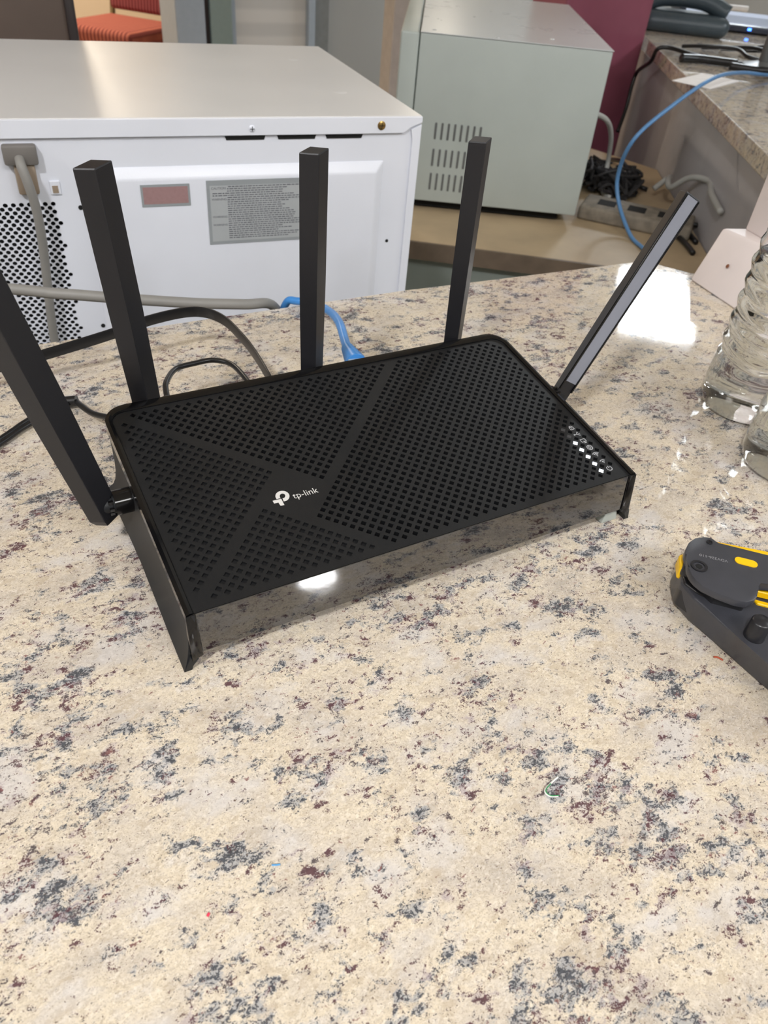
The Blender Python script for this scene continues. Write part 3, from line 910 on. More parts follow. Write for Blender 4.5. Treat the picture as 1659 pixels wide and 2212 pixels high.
# status lights and icons
for k in range(7):
    x, y = 18.5, -10 + k
    bm = BM()
    pts = [(x + hx * 1.0, y + hy * 1.0) for hx, hy in hole]
    add_hull(bm, [LW(px, py, -0.10) for px, py in pts], [LW(px, py, 0.0) for px, py in pts])
    obj('status_light', bm, M['led'] if k < 5 else M['led_off'], router)['label'] = 'lit white status light' if k < 5 else 'unlit status light'
def ring2(cx, cy, r0, r1, a0, a1, n=14):
    o = [(cx + r1 * cos(a0 + (a1 - a0) * k / n), cy + r1 * sin(a0 + (a1 - a0) * k / n)) for k in range(n + 1)]
    i = [(cx + r0 * cos(a0 + (a1 - a0) * k / n), cy + r0 * sin(a0 + (a1 - a0) * k / n)) for k in range(n + 1)]
    return o, i
def flat_ring(bm, cx, cy, r0, r1, a0=0, a1=2 * pi, n=14):
    o, i = ring2(cx, cy, r0, r1, a0, a1, n)
    O = [bm.verts.new((x, y, 0.012)) for x, y in o]; I = [bm.verts.new((x, y, 0.012)) for x, y in i]
    for k in range(n): bm.faces.new((O[k], O[k + 1], I[k + 1], I[k]))
def bar2(bm, x0, y0, x1, y1, w_=0.07):
    d = Vector((x1 - x0, y1 - y0)); nn = Vector((-d.y, d.x)).normalized() * w_ / 2
    add_ngon(bm, [(x0 + nn.x, y0 + nn.y, 0.012), (x1 + nn.x, y1 + nn.y, 0.012), (x1 - nn.x, y1 - nn.y, 0.012), (x0 - nn.x, y0 - nn.y, 0.012)])
def box2(bm, x0, y0, x1, y1, w_=0.07):
    bar2(bm, x0, y0, x1, y0, w_); bar2(bm, x1, y0, x1, y1, w_); bar2(bm, x1, y1, x0, y1, w_); bar2(bm, x0, y1, x0, y0, w_)
names = ['power_icon', 'wireless_icon', 'wireless_icon', 'globe_icon', 'screen_icon', 'usb_icon', 'lock_icon']
for k in range(7):
    x, y = 19.5, -10.0 + k
    bm = BM()
    if k == 0:
        flat_ring(bm, x, y, 0.23, 0.31, radians(125), radians(415)); bar2(bm, x, y + 0.02, x, y + 0.34, 0.08)
    elif k == 1:
        for r in (0.14, 0.34): flat_ring(bm, x, y - 0.2, r, r + 0.09, radians(40), radians(140))
        flat_ring(bm, x, y - 0.2, 0.0, 0.06)
    elif k == 2:
        for r in (0.12, 0.28, 0.44): flat_ring(bm, x, y - 0.22, r, r + 0.08, radians(40), radians(140))
        flat_ring(bm, x, y - 0.22, 0.0, 0.06)
    elif k == 3:
        flat_ring(bm, x, y, 0.25, 0.33); flat_ring(bm, x, y, 0.09, 0.15); bar2(bm, x - 0.05, y + 0.1, x + 0.05, y + 0.3, 0.06)
    elif k == 4:
        box2(bm, x - 0.27, y - 0.14, x + 0.27, y + 0.24); bar2(bm, x - 0.1, y - 0.28, x + 0.2, y - 0.28); bar2(bm, x + 0.05, y - 0.28, x + 0.05, y)
    elif k == 5:
        bar2(bm, x - 0.32, y, x + 0.34, y, 0.06); bar2(bm, x - 0.1, y, x + 0.1, y + 0.2, 0.06); bar2(bm, x - 0.02, y, x + 0.16, y - 0.2, 0.06); flat_ring(bm, x - 0.34, y, 0, 0.09); flat_ring(bm, x + 0.14, y + 0.22, 0, 0.07); flat_ring(bm, x + 0.2, y - 0.2, 0, 0.06)
    else:
        box2(bm, x - 0.22, y - 0.26, x + 0.22, y + 0.06); flat_ring(bm, x, y + 0.06, 0.13, 0.20, 0, pi); bar2(bm, x, y - 0.18, x, y - 0.02)
    xform(bm, LMX)
    obj(names[k], bm, M['icon_print'], router)
# emblem and lettering on the lid
bm = BM()
outer = [(-11.098, -3.055), (-11.069, -2.783), (-10.884, -2.512), (-10.577, -2.371), (-10.249, -2.421), (-9.993, -2.643), (-9.927, -2.994), (-10.043, -3.29), (-10.25, -3.484), (-10.45, -3.55), (-10.65, -3.552)]
inner = [(-10.748, -3.115), (-10.755, -3.05), (-10.75, -2.966), (-10.677, -2.79), (-10.51, -2.687), (-10.352, -2.724), (-10.264, -2.871), (-10.303, -3.047), (-10.443, -3.178), (-10.54, -3.195), (-10.609, -3.185)]
def dens(P_, k=3): return [(p.x, p.y) for p in spline([(x, y, 0) for x, y in P_], k)]
O, I = dens(outer), dens(inner)
O = [(-11.098, -3.12)] + O[1:]
O_ = [bm.verts.new((x, y, 0.014)) for x, y in O]; I_ = [bm.verts.new((x, y, 0.014)) for x, y in I]
for k in range(len(O_) - 1): bm.faces.new((O_[k], O_[k + 1], I_[k + 1], I_[k]))
add_ngon(bm, [(x, y, 0.014) for x, y in [(-11.474, -3.172), (-10.723, -3.198), (-10.751, -3.934), (-11.0, -3.934), (-11.093, -3.88), (-11.103, -3.52), (-11.478, -3.503)]])
xform(bm, LMX)
obj('emblem', bm, M['white_print'], router)
bm = text_bm('tp-link', width=2.25)
hs = [v.co.y for v in bm.verts]
top_ = max(hs)
for v in bm.verts: v.co = Vector((v.co.x - 9.73, v.co.y * (0.62 / top_) - 3.57, 0.014))
xform(bm, LMX)
obj('lettering', bm, M['white_print'], router)

# antennas: a rhombic bar on a hinge
SEC = [(-9.5, -1.7), (-0.4, -6.8), (9.4, 1.7), (0.8, 7.0)]
def antenna(base, direction, length, rot=0.0, mirror=False, label=None, below=0.006, lit_top=False, bare=True):
    """bar from below the hinge to the tip along direction"""
    d = Vector(direction).normalized()
    ref = Vector((1, 0, 0))
    xa = (ref - d * ref.dot(d)).normalized()
    ya = d.cross(xa)
    sec = [((-x if mirror else x) / 1000, y / 1000) for x, y in SEC]
    if mirror: sec = sec[::-1]
    sec = [(x * cos(rot) - y * sin(rot), x * sin(rot) + y * cos(rot)) for x, y in sec]
    B0 = Vector(base)
    def ring(h_, sc=1.0, tilt=0.0):
        return [B0 + d * (h_ + tilt * (x + y)) + xa * x * sc + ya * y * sc for x, y in sec]
    bm = BM()
    a = [bm.verts.new(p) for p in ring(-below, 0.62)]
    b = [bm.verts.new(p) for p in ring(-below + 0.004, 0.86)]
    c_ = [bm.verts.new(p) for p in ring(length * 0.5, 0.95)]
    t_ = [bm.verts.new(p) for p in ring(length, 1.0)]
    ctop = [bm.verts.new(p) for p in ring(length + 0.0006, 0.93)]
    for A, B in ((a, b), (b, c_), (c_, t_), (t_, ctop)):
        for k in range(4): bm.faces.new((A[k], A[(k + 1) % 4], B[(k + 1) % 4], B[k]))
    bm.faces.new(a[::-1])
    bm.faces.new((ctop[0], ctop[1], ctop[3])); bm.faces.new((ctop[1], ctop[2], ctop[3]))
    es = [e for e in bm.edges if (e.verts[0] in c_ or e.verts[1] in c_ ) and not (e.verts[0] in c_ and e.verts[1] in c_)]
    bmesh.ops.bevel(bm, geom=es, offset=0.0007, segments=2, profile=0.5, affect='EDGES')
    o = obj('antenna', bm, M['antenna'], router)
    if label: o['label'] = label
    return o
YB = 0.0807
antenna((-0.1048, YB, 0.030), (-0.0722, 0.0, 0.9974), 0.1462, label='rear left antenna leaning slightly left')
antenna((-0.0035, YB, 0.030), (-0.010, 0.0, 1.0), 0.1455, label='upright rear middle antenna')
antenna((0.1010, YB, 0.030), (-0.014, 0.0, 1.0), 0.1455, label='upright rear right antenna')
HL = LW(-24.0, 2.7, -2.0); HR = LW(24.0, 2.7, -2.0)
aL = antenna(HL, (-0.213, 0.0, 0.977), 0.1376, rot=radians(-8), label='left side antenna leaning out of the picture', below=0.010)
aR = antenna(HR, (0.463, 0.0, 0.886), 0.1376, rot=radians(30), mirror=True, label='right side antenna splayed outwards', below=0.010)
def channel():
    d = Vector((0.463, 0.0, 0.886)).normalized()
    xa = (Vector((1, 0, 0)) - d * d.x).normalized(); ya = d.cross(xa); r = radians(30)
    sec = [(-x / 1000, y / 1000) for x, y in SEC][::-1]
    sec = [(x * cos(r) - y * sin(r), x * sin(r) + y * cos(r)) for x, y in sec]
    best = None
    for k in range(4):
        a, b = sec[k], sec[(k + 1) % 4]
        e = xa * (b[0] - a[0]) + ya * (b[1] - a[1])
        nn = e.cross(d).normalized()
        if nn.dot(xa * a[0] + ya * a[1]) < 0: nn.negate()
        if best is None or nn.y < best[0]: best = (nn.y, a, b, nn)
    _, a, b, nn = best
    A = xa * a[0] + ya * a[1]; B = xa * b[0] + ya * b[1]; w_ = (B - A).normalized()
    def rail(p0, p1, out, name, m, h0=0.004, h1=0.1372):
        bm = BM()
        bot = [HR + d * h0 + p * 0.945 for p in (p0, p1)]; top = [HR + d * h1 + p for p in (p0, p1)]
        add_hull(bm, [bot[0] - nn * 0.0004, bot[1] - nn * 0.0004, bot[1] + nn * out, bot[0] + nn * out], [top[0] - nn * 0.0004, top[1] - nn * 0.0004, top[1] + nn * out, top[0] + nn * out], 0.00015)
        o = obj(name, bm, m, aR)
        return o
    rail(A + w_ * 0.0004, A + w_ * 0.0016, 0.0007, 'channel_rail', M['rim'])
    rail(B - w_ * 0.0016, B - w_ * 0.0004, 0.0007, 'channel_rail', M['rim'])
    rail(A + w_ * 0.0016, B - w_ * 0.0016, 0.00012, 'channel_floor', M['antenna_sheen'], 0.010)['label'] = 'channel floor with pale grey sheen painted in'
channel()
for x in (-0.1048, -0.0035, 0.1010):
    bm = BM(); add_tube(bm, [(x - 0.0085, YB, 0.031), (x + 0.0085, YB, 0.031)], 0.0055, 16)
    add_box(bm, (x - 0.006, YB - 0.012, 0.026), (x + 0.006, YB, 0.036), 0.001)
    obj('hinge', bm, M['shell'], router, 40)
for s, Hh in ((-1, HL), (1, HR)):
    bm = BM(); add_tube(bm, [LW(s * 21.3, 2.7, -2.0), LW(s * 22.9, 2.7, -2.0)], 0.0066, 24)
    obj('hinge_collar', bm, M['rim'], router, 40)
    bm = BM(); add_tube(bm, [LW(s * 22.8, 2.7, -2.0), LW(s * 23.0, 2.7, -2.0), LW(s * 23.1, 2.7, -2.0), LW(s * 24.2, 2.7, -2.0)], [0.0052, 0.0052, 0.0044, 0.0044], 20)
    obj('hinge', bm, M['shell'], router, 40)
    bm = BM()
    for k in range(8):
        a = 2 * pi * k / 8
        c_ = LW(s * 23.2, 2.7, -2.0) + Vector((0, cos(a), sin(a))) * 0.0048
        add_box(bm, c_ - Vector((0.0012, 0.0009, 0.0009)), c_ + Vector((0.0012, 0.0009, 0.0009)), 0.0002)
    obj('detent_ring', bm, M['rim'], router)

# ------------------------------------------------------------------ cables at the router's back
bm = BM()
fp = [(-0.30, 0.215, 0.012), (-0.215, 0.208, 0.016), (-0.1725, 0.2012, 0.020), (-0.1428, 0.2042, 0.022), (-0.0994, 0.2023, 0.030), (-0.0694, 0.2047, 0.035), (-0.0393, 0.2049, 0.036), (-0.0250, 0.1880, 0.036), (-0.0215, 0.1551, 0.036), (-0.0220, 0.1278, 0.036), (-0.0250, 0.100, 0.037), (-0.0262, 0.088, 0.036)]
add_tube(bm, spline(fp), 0, 12, flat=(0.0040, 0.0009), upfix=(0, 0, 1))
fc = obj('flat_network_cable', bm, M['black_rubber'], None, 50)
tag(fc, 'black flat network cable arching from the left edge to behind the router', 'cable')
bm = BM(); add_box(bm, (-0.0325, 0.0735, 0.0300), (-0.0205, 0.092, 0.0395), 0.001); obj('plug', bm, M['black_rubber'], fc)
bm = BM(); add_box(bm, (-0.0305, 0.080, 0.0395), (-0.0225, 0.092, 0.0420), 0.0005); obj('plug_latch', bm, M['rim'], fc)
bm = BM()
pp = [(-0.33, 0.055, 0.0022), (-0.24, 0.102, 0.0022), (-0.1843, 0.1431, 0.003), (-0.1659, 0.1579, 0.003), (-0.1385, 0.1715, 0.0045), (-0.1345, 0.166, 0.005), (-0.1333, 0.1555, 0.008), (-0.1290, 0.1365, 0.012), (-0.1211, 0.1182, 0.018), (-0.108, 0.110, 0.022), (-0.098, 0.105, 0.026), (-0.0895, 0.104, 0.033), (-0.0860, 0.1186, 0.0355), (-0.0732, 0.1398, 0.0315), (-0.0594, 0.1443, 0.0315), (-0.0468, 0.1441, 0.0315), (-0.0379, 0.1329, 0.033), (-0.0395, 0.106, 0.036), (-0.041, 0.090, 0.034), (-0.043, 0.078, 0.030)]
add_tube(bm, spline(pp[:5], 6), 0.0017, 12)
add_tube(bm, spline(pp[4:9], 8), 0.0019, 12)
pc = obj('power_lead', bm, M['black_rubber'], None, True)
tag(pc, 'thin black power lead kinked on the counter beside the router\'s left antenna', 'cable')
bm = BM(); add_tube(bm, spline([(-0.33, 0.0495, 0.0022), (-0.24, 0.0968, 0.0022), (-0.185, 0.1381, 0.003), (-0.167, 0.1525, 0.003), (-0.1385, 0.1655, 0.0052)], 6), 0.0017, 12)
obj('twin_lead', bm, M['black_rubber'], pc, True)
bm = BM(); add_tube(bm, [(-0.1410, 0.1690, 0.0045), (-0.1340, 0.1655, 0.0058)], 0.0036, 14)
obj('cable_tie', bm, M['black_rubber'], pc, 40)
bm = BM(); add_tube(bm, spline([(-0.0910, 0.086, 0.034), (-0.0900, 0.098, 0.0345), (-0.0880, 0.110, 0.0350), (-0.0847, 0.1200, 0.0350), (-0.0732, 0.1398, 0.031), (-0.0594, 0.1443, 0.030), (-0.0468, 0.1441, 0.030), (-0.0379, 0.1329, 0.031), (-0.0375, 0.106, 0.034), (-0.0385, 0.082, 0.034)], 8), 0.0018, 12)
lp = obj('power_lead', bm, M['black_rubber'], None, True)
tag(lp, 'black power cord looping up behind the router between its two left rear antennas', 'cable')
bm = BM(); add_tube(bm, [(-0.0912, 0.078, 0.034), (-0.0912, 0.092, 0.0345), (-0.0905, 0.101, 0.0345)], [0.0045, 0.0045, 0.0030], 16)
obj('plug', bm, M['black_rubber'], lp, 40)
bm = BM()
bp = [(0.060, 0.30, -0.10), (0.0585, 0.283, -0.03), (0.0590, 0.268, 0.0), (0.0640, 0.257, 0.0055), (0.0730, 0.240, 0.009), (0.0700, 0.205, 0.018), (0.0600, 0.170, 0.027), (0.0490, 0.140, 0.031), (0.0430, 0.124, 0.033)]
add_tube(bm, spline(bp), 0.0032, 14)
bc = obj('network_cable', bm, M['blue_cable'], None, True)
tag(bc, 'bright blue network cable plugged in behind the router\'s middle antenna', 'cable')
bm = BM()
a = Vector((0.0430, 0.124, 0.033)); b = Vector((0.0375, 0.0985, 0.0345))
pts = [a.lerp(b, k / 14) for k in range(15)]
add_tube(bm, pts, [0.0036 + 0.0034 * k / 14 + (0.0006 if k % 2 else 0) for k in range(15)], 16)
obj('cable_boot', bm, M['blue_cable'], bc, 60)
bm = BM(); add_box(bm, (0.0315, 0.0745, 0.0285), (0.0435, 0.101, 0.0385), 0.001); obj('plug', bm, M['plug_clear'], bc)

# ------------------------------------------------------------------ water bottles
def bottle(loc, label, rz=0.0):
    t = thing('water_bottle', label, 'bottle', loc, rz, 'clear water bottles at the right edge')
    R0 = 0.0312
    def prof(off=0.0):
        P_ = [(0.0, 0.0035), (0.010, 0.0025), (0.020, 0.0005), (0.0255, 0.0), (0.0295, 0.003), (R0, 0.010), (R0 + 0.0002, 0.022), (R0 - 0.0004, 0.034)]
        for k in range(6):
            z_ = 0.040 + 0.0138 * k
            P_ += [(R0 - 0.0006, z_), (R0 - 0.0019, z_ + 0.003), (R0 - 0.0022, z_ + 0.005), (R0 - 0.0008, z_ + 0.009), (R0 - 0.0002, z_ + 0.0115)]
        P_ += [(R0 - 0.0016, 0.125), (R0 - 0.0016, 0.145), (R0 - 0.004, 0.155), (0.022, 0.170), (0.015, 0.182), (0.0125, 0.188), (0.0125, 0.1985)]
        return P_
    def wob(bm, amp):
        for v in bm.verts:
            r_ = math.hypot(v.co.x, v.co.y)
            if r_ > 0.02 and v.co.z > 0.006:
                a_ = math.atan2(v.co.y, v.co.x)
                env = min(1.0, max(0.0, (v.co.z - 0.03) / 0.02))
                k_ = 1 + amp * env * (sin(2 * a_ + v.co.z * 150) + 0.7 * sin(5 * a_ - v.co.z * 95) + 0.35 * sin(9 * a_ + v.co.z * 260))
                v.co.x *= k_; v.co.y *= k_
                v.co.z += env * 0.0042 * sin(a_ * 1 + 0.8) + env * 0.0016 * sin(3 * a_)
    P_ = prof()
    bm = BM(); add_lathe(bm, P_ + [(r - 0.0004, z_) for r, z_ in reversed(P_[1:])] + [(0, 0.0039)], 96)
    wob(bm, 0.013)
    obj('bottle_shell', bm, M['pet'], t, True)
    wl = 0.113
    Pw = [(0.0, 0.0040)] + [(r - 0.0004, z_ + 0.0002) for r, z_ in P_[1:] if z_ < wl]
    Pw += [(Pw[-1][0], wl), (0, wl)]
    bm = BM(); add_lathe(bm, Pw, 96); wob(bm, 0.013)
    obj('water', bm, M['water'], t, True)
    bm = BM(); add_lathe(bm, [(0, 0.203), (0.0135, 0.203), (0.0145, 0.2015), (0.0145, 0.190), (0.0130, 0.190), (0.0130, 0.2), (0, 0.2)], 32)
    obj('cap', bm, M['white_wire'], t, 40)
    return t
bottle((0.3120, -0.0080, 0), 'clear ribbed water bottle standing nearer the pinkish stand')
bottle((0.2790, -0.0760, 0), 'clear ribbed water bottle nearer the crimping tool, cut by the right edge', 1.1)

# ------------------------------------------------------------------ pinkish white stand
t = thing('display_stand', 'pinkish white plastic stand with wedge base at the counter edge behind the bottles', 'stand', (0.51, 0.145, 0.0))
o_ = Vector((0.51, 0.145, 0))
bot = [Vector(p) - o_ for p in ((0.4590, 0.1860, 0.0), (0.4460, 0.1050, 0.0), (0.540, 0.088, 0.0), (0.560, 0.150, 0.0))]
top = [Vector(p) - o_ for p in ((0.4810, 0.1860, 0.050), (0.4835, 0.1150, 0.050), (0.535, 0.105, 0.050), (0.545, 0.165, 0.050))]
bm = BM(); add_hull(bm, bot, top, 0.003, 3)
obj('base', bm, M['stand'], t, 40)
bm = BM()
add_hull(bm, [Vector(p) - o_ for p in ((0.5010, 0.1760, 0.049), (0.4930, 0.1300, 0.049), (0.530, 0.120, 0.049), (0.538, 0.165, 0.049))],
         [Vector(p) - o_ for p in ((0.5080, 0.1760, 0.30), (0.500, 0.1300, 0.30), (0.535, 0.120, 0.30), (0.543, 0.165, 0.30))], 0.003, 3)
obj('post', bm, M['stand'], t, 40)
bm = BM(); add_lathe(bm, [(0, 0.0004), (0.0015, 0.0003), (0.002, 0)], 8)
nrm = (bot[1] - bot[0]).cross(top[0] - bot[0]).normalized() * -1
ctr = (bot[0] * 0.30 + bot[1] * 0.2 + top[0] * 0.3 + top[1] * 0.2)
xform(bm, Matrix.Translation(ctr) @ Vector((0, 0, 1)).rotation_difference(-nrm if nrm.x > 0 else nrm).to_matrix().to_4x4())
obj('stain', bm, M['stain'], t)

# ------------------------------------------------------------------ crimping tool at the right edge
t = thing('crimping_tool', 'charcoal and yellow cable crimping tool lying at the right edge of the counter', 'tool', (0.125, -0.15, 0))
o_ = Vector((0.125, -0.15, 0))
def rel(P_, z_): return [(x - o_.x, y - o_.y, z_) for x, y in P_]
lever = [(0.1076, -0.1368), (0.1098, -0.1330), (0.1128, -0.1305), (0.1188, -0.1272), (0.1243, -0.1261), (0.1303, -0.1276), (0.1333, -0.1300), (0.1327, -0.1330), (0.1325, -0.1350), (0.1505, -0.1524), (0.176, -0.176),
         (0.166, -0.190), (0.1296, -0.1644), (0.1270, -0.1662), (0.1248, -0.1680), (0.1205, -0.1710), (0.1167, -0.1722), (0.1122, -0.1715), (0.1082, -0.1682), (0.1038, -0.1616), (0.1004, -0.1538), (0.1002, -0.1495), (0.101, -0.1460), (0.1035, -0.1412)]
bm = BM(); add_hull(bm, rel(lever, 0.0275), rel(lever, 0.032), 0.0008, 2)
obj('lever_plate', bm, M['tool_grey'], t, 40)
ye = [(0.1352, -0.1306), (0.1558, -0.149), (0.181, -0.172), (0.176, -0.178), (0.1531, -0.1560), (0.130, -0.1370)]
bm = BM(); add_hull(bm, rel(ye, 0.023), rel(ye, 0.0295), 0.0006, 2)
obj('yellow_spine', bm, M['tool_yellow'], t, 40)['label'] = 'yellow spine'
c0 = Vector((0.1327, -0.1492)); c1 = Vector((0.1370, -0.1536)); dv = (c1 - c0).normalized(); nv = Vector((-dv.y, dv.x))
ov = []
for k in range(17):
    a = -pi / 2 + pi * k / 16; ov.append(c1 + dv * 0.0026 * cos(a) + nv * 0.0026 * sin(a))
for k in range(17):
    a = pi / 2 + pi * k / 16; ov.append(c0 + dv * 0.0026 * cos(a) + nv * 0.0026 * sin(a))
ov = [(p.x, p.y) for p in ov]
bm = BM(); add_hull(bm, rel(ov, 0.0315), rel(ov, 0.0324))
obj('yellow_inlay', bm, M['tool_yellow'], t)['label'] = 'yellow oval inlay'
bm = text_bm('VDV226-110', width=0.0142)
# reads upside down in the photo: baseline towards the top edge
p0 = Vector((0.1268, -0.1463)); p1 = Vector((0.1161, -0.1357))
ta = math.atan2(p1.y - p0.y, p1.x - p0.x)
xform(bm, Matrix.Translation((p0.x - o_.x, p0.y - o_.y, 0.0322)) @ Matrix.Rotation(ta, 4, 'Z'))
obj('lettering', bm, mat('worn_white_print', (150, 150, 154), 0.5), t)
for (x, y), r in (((0.1287, -0.1322), 0.0016), ((0.1092, -0.1432), 0.0042)):
    bm = BM(); add_lathe(bm, [(r * 0.7, 0.0), (r, 0.0), (r, 0.0007), (r * 0.7, 0.0007), (r * 0.7, 0.0)], 24); xform(bm, Matrix.Translation((x - o_.x, y - o_.y, 0.0319)))
    s_ = obj('pivot_rivet', bm, M['tool_dark'], t, 40)
    bm = BM(); add_lathe(bm, [(0, 0.0003), (r * 0.45, 0.0003), (r * 0.45, 0.0)], 6); xform(bm, Matrix.Translation((x - o_.x, y - o_.y, 0.0319)))
    obj('socket', bm, M['dark'], s_)
# body: hollow-ended bar running to the lower right
top_ = [(0.1290, -0.1240), (0.1180, -0.1275), (0.1110, -0.1350), (0.1048, -0.1399), (0.1022, -0.1517), (0.1027, -0.1748), (0.1027, -0.1971), (0.1022, -0.2147), (0.099, -0.28), (0.150, -0.28), (0.140, -0.21), (0.138, -0.165), (0.145, -0.150), (0.142, -0.138)]
bot_ = [(0.1300, -0.1210), (0.1190, -0.1262), (0.1125, -0.1330), (0.1085, -0.1400), (0.1068, -0.1520), (0.1085, -0.1740), (0.1095, -0.1975), (0.1105, -0.2160), (0.109, -0.28), (0.150, -0.28), (0.140, -0.21), (0.138, -0.165), (0.145, -0.150), (0.142, -0.136)]
bm = BM(); add_hull(bm, rel(bot_, 0.001), rel(top_, 0.020), 0.0018, 3)
obj('body', bm, M['tool_grey'], t, 40)
# dark throat in the nose, open towards the left
th = [(0.1060, -0.1500), (0.1050, -0.1420), (0.1085, -0.1372), (0.1135, -0.1400), (0.1120, -0.150), (0.1085, -0.1545)]
bm = BM(); add_hull(bm, rel(th, 0.0045), rel(th, 0.0212), 0.0012, 3)
obj('throat', bm, M['tool_dark'], t, 40)
yl = [(0.1090, -0.1345), (0.1165, -0.1262), (0.1225, -0.1268), (0.1200, -0.133), (0.1150, -0.139)]
bm = BM(); add_hull(bm, rel(yl, 0.0150), rel(yl, 0.0232), 0.0014, 3)
obj('yellow_nose', bm, M['tool_yellow'], t, 40)['label'] = 'yellow nose grip'
nb = [(0.1085 + 0.0, -0.1355), (0.1180, -0.1300), (0.128, -0.150), (0.130, -0.1640), (0.118, -0.1690), (0.1075, -0.158)]
bm = BM(); add_hull(bm, rel(nb, 0.0195), rel(nb, 0.0278), 0.001, 2)
obj('head_block', bm, M['tool_dark'], t, 40)
bm = BM(); add_lathe(bm, [(0, 0.012), (0.0040, 0.0118), (0.0048, 0.0108), (0.0050, 0.0)], 28); xform(bm, Matrix.Translation((0.1105 - o_.x, -0.1830 - o_.y, 0.0195)))
obj('knob', bm, M['tool_dark'], t, 50)
y2 = [(0.1330, -0.1600), (0.1660, -0.1930), (0.1640, -0.1960), (0.131, -0.1635)]
bm = BM(); add_hull(bm, rel(y2, 0.0205), rel(y2, 0.0245), 0.0004, 1); obj('yellow_strip', bm, M['tool_yellow'], t)
y3 = [(0.1300, -0.1660), (0.1620, -0.1990), (0.1600, -0.2010), (0.1290, -0.1690)]
bm = BM(); add_hull(bm, rel(y3, 0.018), rel(y3, 0.0212), 0.0004, 1); obj('yellow_strip', bm, M['tool_yellow'], t)

# ------------------------------------------------------------------ wire scraps
def scrap(name, P_, r, m, label, n=8):
    bm = BM(); add_tube(bm, spline(P_, 6), r, n)
    return tag(obj(name, bm, m, None, True), label, 'wire scrap')
P_ = [(-0.0133, -0.1931, 0.0008), (-0.0185, -0.1942, 0.0005), (-0.0218, -0.1953, 0.0005), (-0.0228, -0.1968, 0.0005), (-0.0218, -0.1987, 0.0005), (-0.0188, -0.2000, 0.0005)]
ws = scrap('wire_scrap', P_, 0.00042, M['white_wire'], 'curled white and green wire scrap on the counter in front of the router')
bm = BM(); add_tube(bm, spline([(x + 0.0003, y - 0.0001, z_ + 0.00035) for x, y, z_ in P_[1:]], 6), 0.00025, 6); obj('green_stripe', bm, M['green_wire'], ws, True)
scrap('wire_scrap', [(-0.1355, -0.1738, 0.0004), (-0.1338, -0.1746, 0.0004), (-0.1325, -0.1750, 0.0004)], 0.00035, M['blue_wire'], 'tiny light blue wire scrap at the lower left')
scrap('wire_scrap', [(-0.1626, -0.1806, 0.0004), (-0.1618, -0.1798, 0.0004)], 0.0005, M['red_wire'], 'tiny pinkish red scrap near the bottom left')
scrap('wire_scrap', [(0.1012, -0.1752, 0.0004), (0.1028, -0.1762, 0.0005), (0.1040, -0.1788, 0.0004)], 0.00045, M['orange_wire'], 'short orange-brown wire scrap beside the crimping tool')

# ------------------------------------------------------------------ cables and clutter at the far right
def cable(name, P_, r, m, label, n=10, k=8, cat='cable', parent=None):
    bm = BM(); add_tube(bm, spline(P_, k), r, n)
    o = obj(name, bm, m, parent, True)
    if not parent: tag(o, label, cat)
    return o
cable('network_cable', [(1.62, 0.985, 0.006), (1.521, 0.973, 0.008), (1.395, 0.946, 0.02), (1.154, 0.813, 0.04), (1.047, 0.796, 0.0), (0.97, 0.791, -0.05), (0.983, 0.820, -0.12), (0.985, 0.80, -0.17), (0.97, 0.735, -0.208), (0.947, 0.671, -0.210), (0.90, 0.60, -0.211)], 0.0037, M['blue_far'], 'pale blue network cable hanging from the far bar top down to the low counter', 12)
cable('appliance_cord', [(1.003, 0.96, -0.045), (1.05, 0.955, -0.06), (1.10, 0.98, -0.10), (1.13, 1.00, -0.16), (1.10, 0.965, -0.205), (1.09, 0.93, -0.209)], 0.005, M['white_cable'], 'off-white cord bending down behind the green-grey oven')
cable('white_cord', [(1.20, 0.915, -0.195), (1.225, 0.905, -0.17), (1.19, 0.875, -0.165), (1.17, 0.845, -0.168), (1.165, 0.80, -0.135), (1.155, 0.745, -0.125), (1.11, 0.695, -0.13), (1.06, 0.625, -0.135)], 0.006, M['white_cable'], 'white cord curving along the scuffed grey knee wall')
cable('black_cord', [(1.60, 1.085, 0.005), (1.566, 1.119, 0.006), (1.515, 1.175, 0.008), (1.50, 1.255, 0.012), (1.478, 1.275, 0.006), (1.490, 1.298, -0.025), (1.543, 1.385, -0.065), (1.54, 1.39, -0.10), (1.53, 1.38, -0.15), (1.50, 1.36, -0.205)], 0.005, M['black_rubber'], 'thin black cord draped over the edge of the far bar top')
cable('black_cord', [(1.54, 1.08, 0.010), (1.52, 1.10, 0.010), (1.48, 1.135, 0.010), (1.43, 1.150, 0.010)], 0.009, M['black_rubber'], 'thick black cord end lying on the far bar top below the laptop')
cable('black_cord', [(1.70, 0.96, 0.009), (1.62, 0.985, 0.009), (1.545, 1.01, 0.009), (1.50, 1.065, 0.009)], 0.008, M['black_rubber'], 'thick black cord leading to the adapters at the foot of the grey pole')
random.seed(11)
for k in range(4):
    x0 = 1.60 + 0.05 * k; y0 = 1.31 - 0.02 * k
    cable('black_cord', [(x0, y0, 0.006), (x0 + 0.02, y0 - 0.06, 0.016), (x0 + 0.06 - 0.02 * k, y0 - 0.12, 0.02 + 0.006 * k), (x0 + 0.05, y0 - 0.17, 0.012 + 0.012 * k), (1.68 + 0.02 * k, 1.10 + 0.02 * k, 0.008 + 0.011 * k)], 0.0045, M['black_rubber'],
          ['black cord loop in the tangle in front of the laptop, farthest left', 'second black cord loop from the left in front of the laptop', 'third black cord loop from the left in front of the laptop', 'black cord loop nearest the grey pole'][k])
bm = BM()
rr = random.Random(5)
def onto(px, py): return px, py
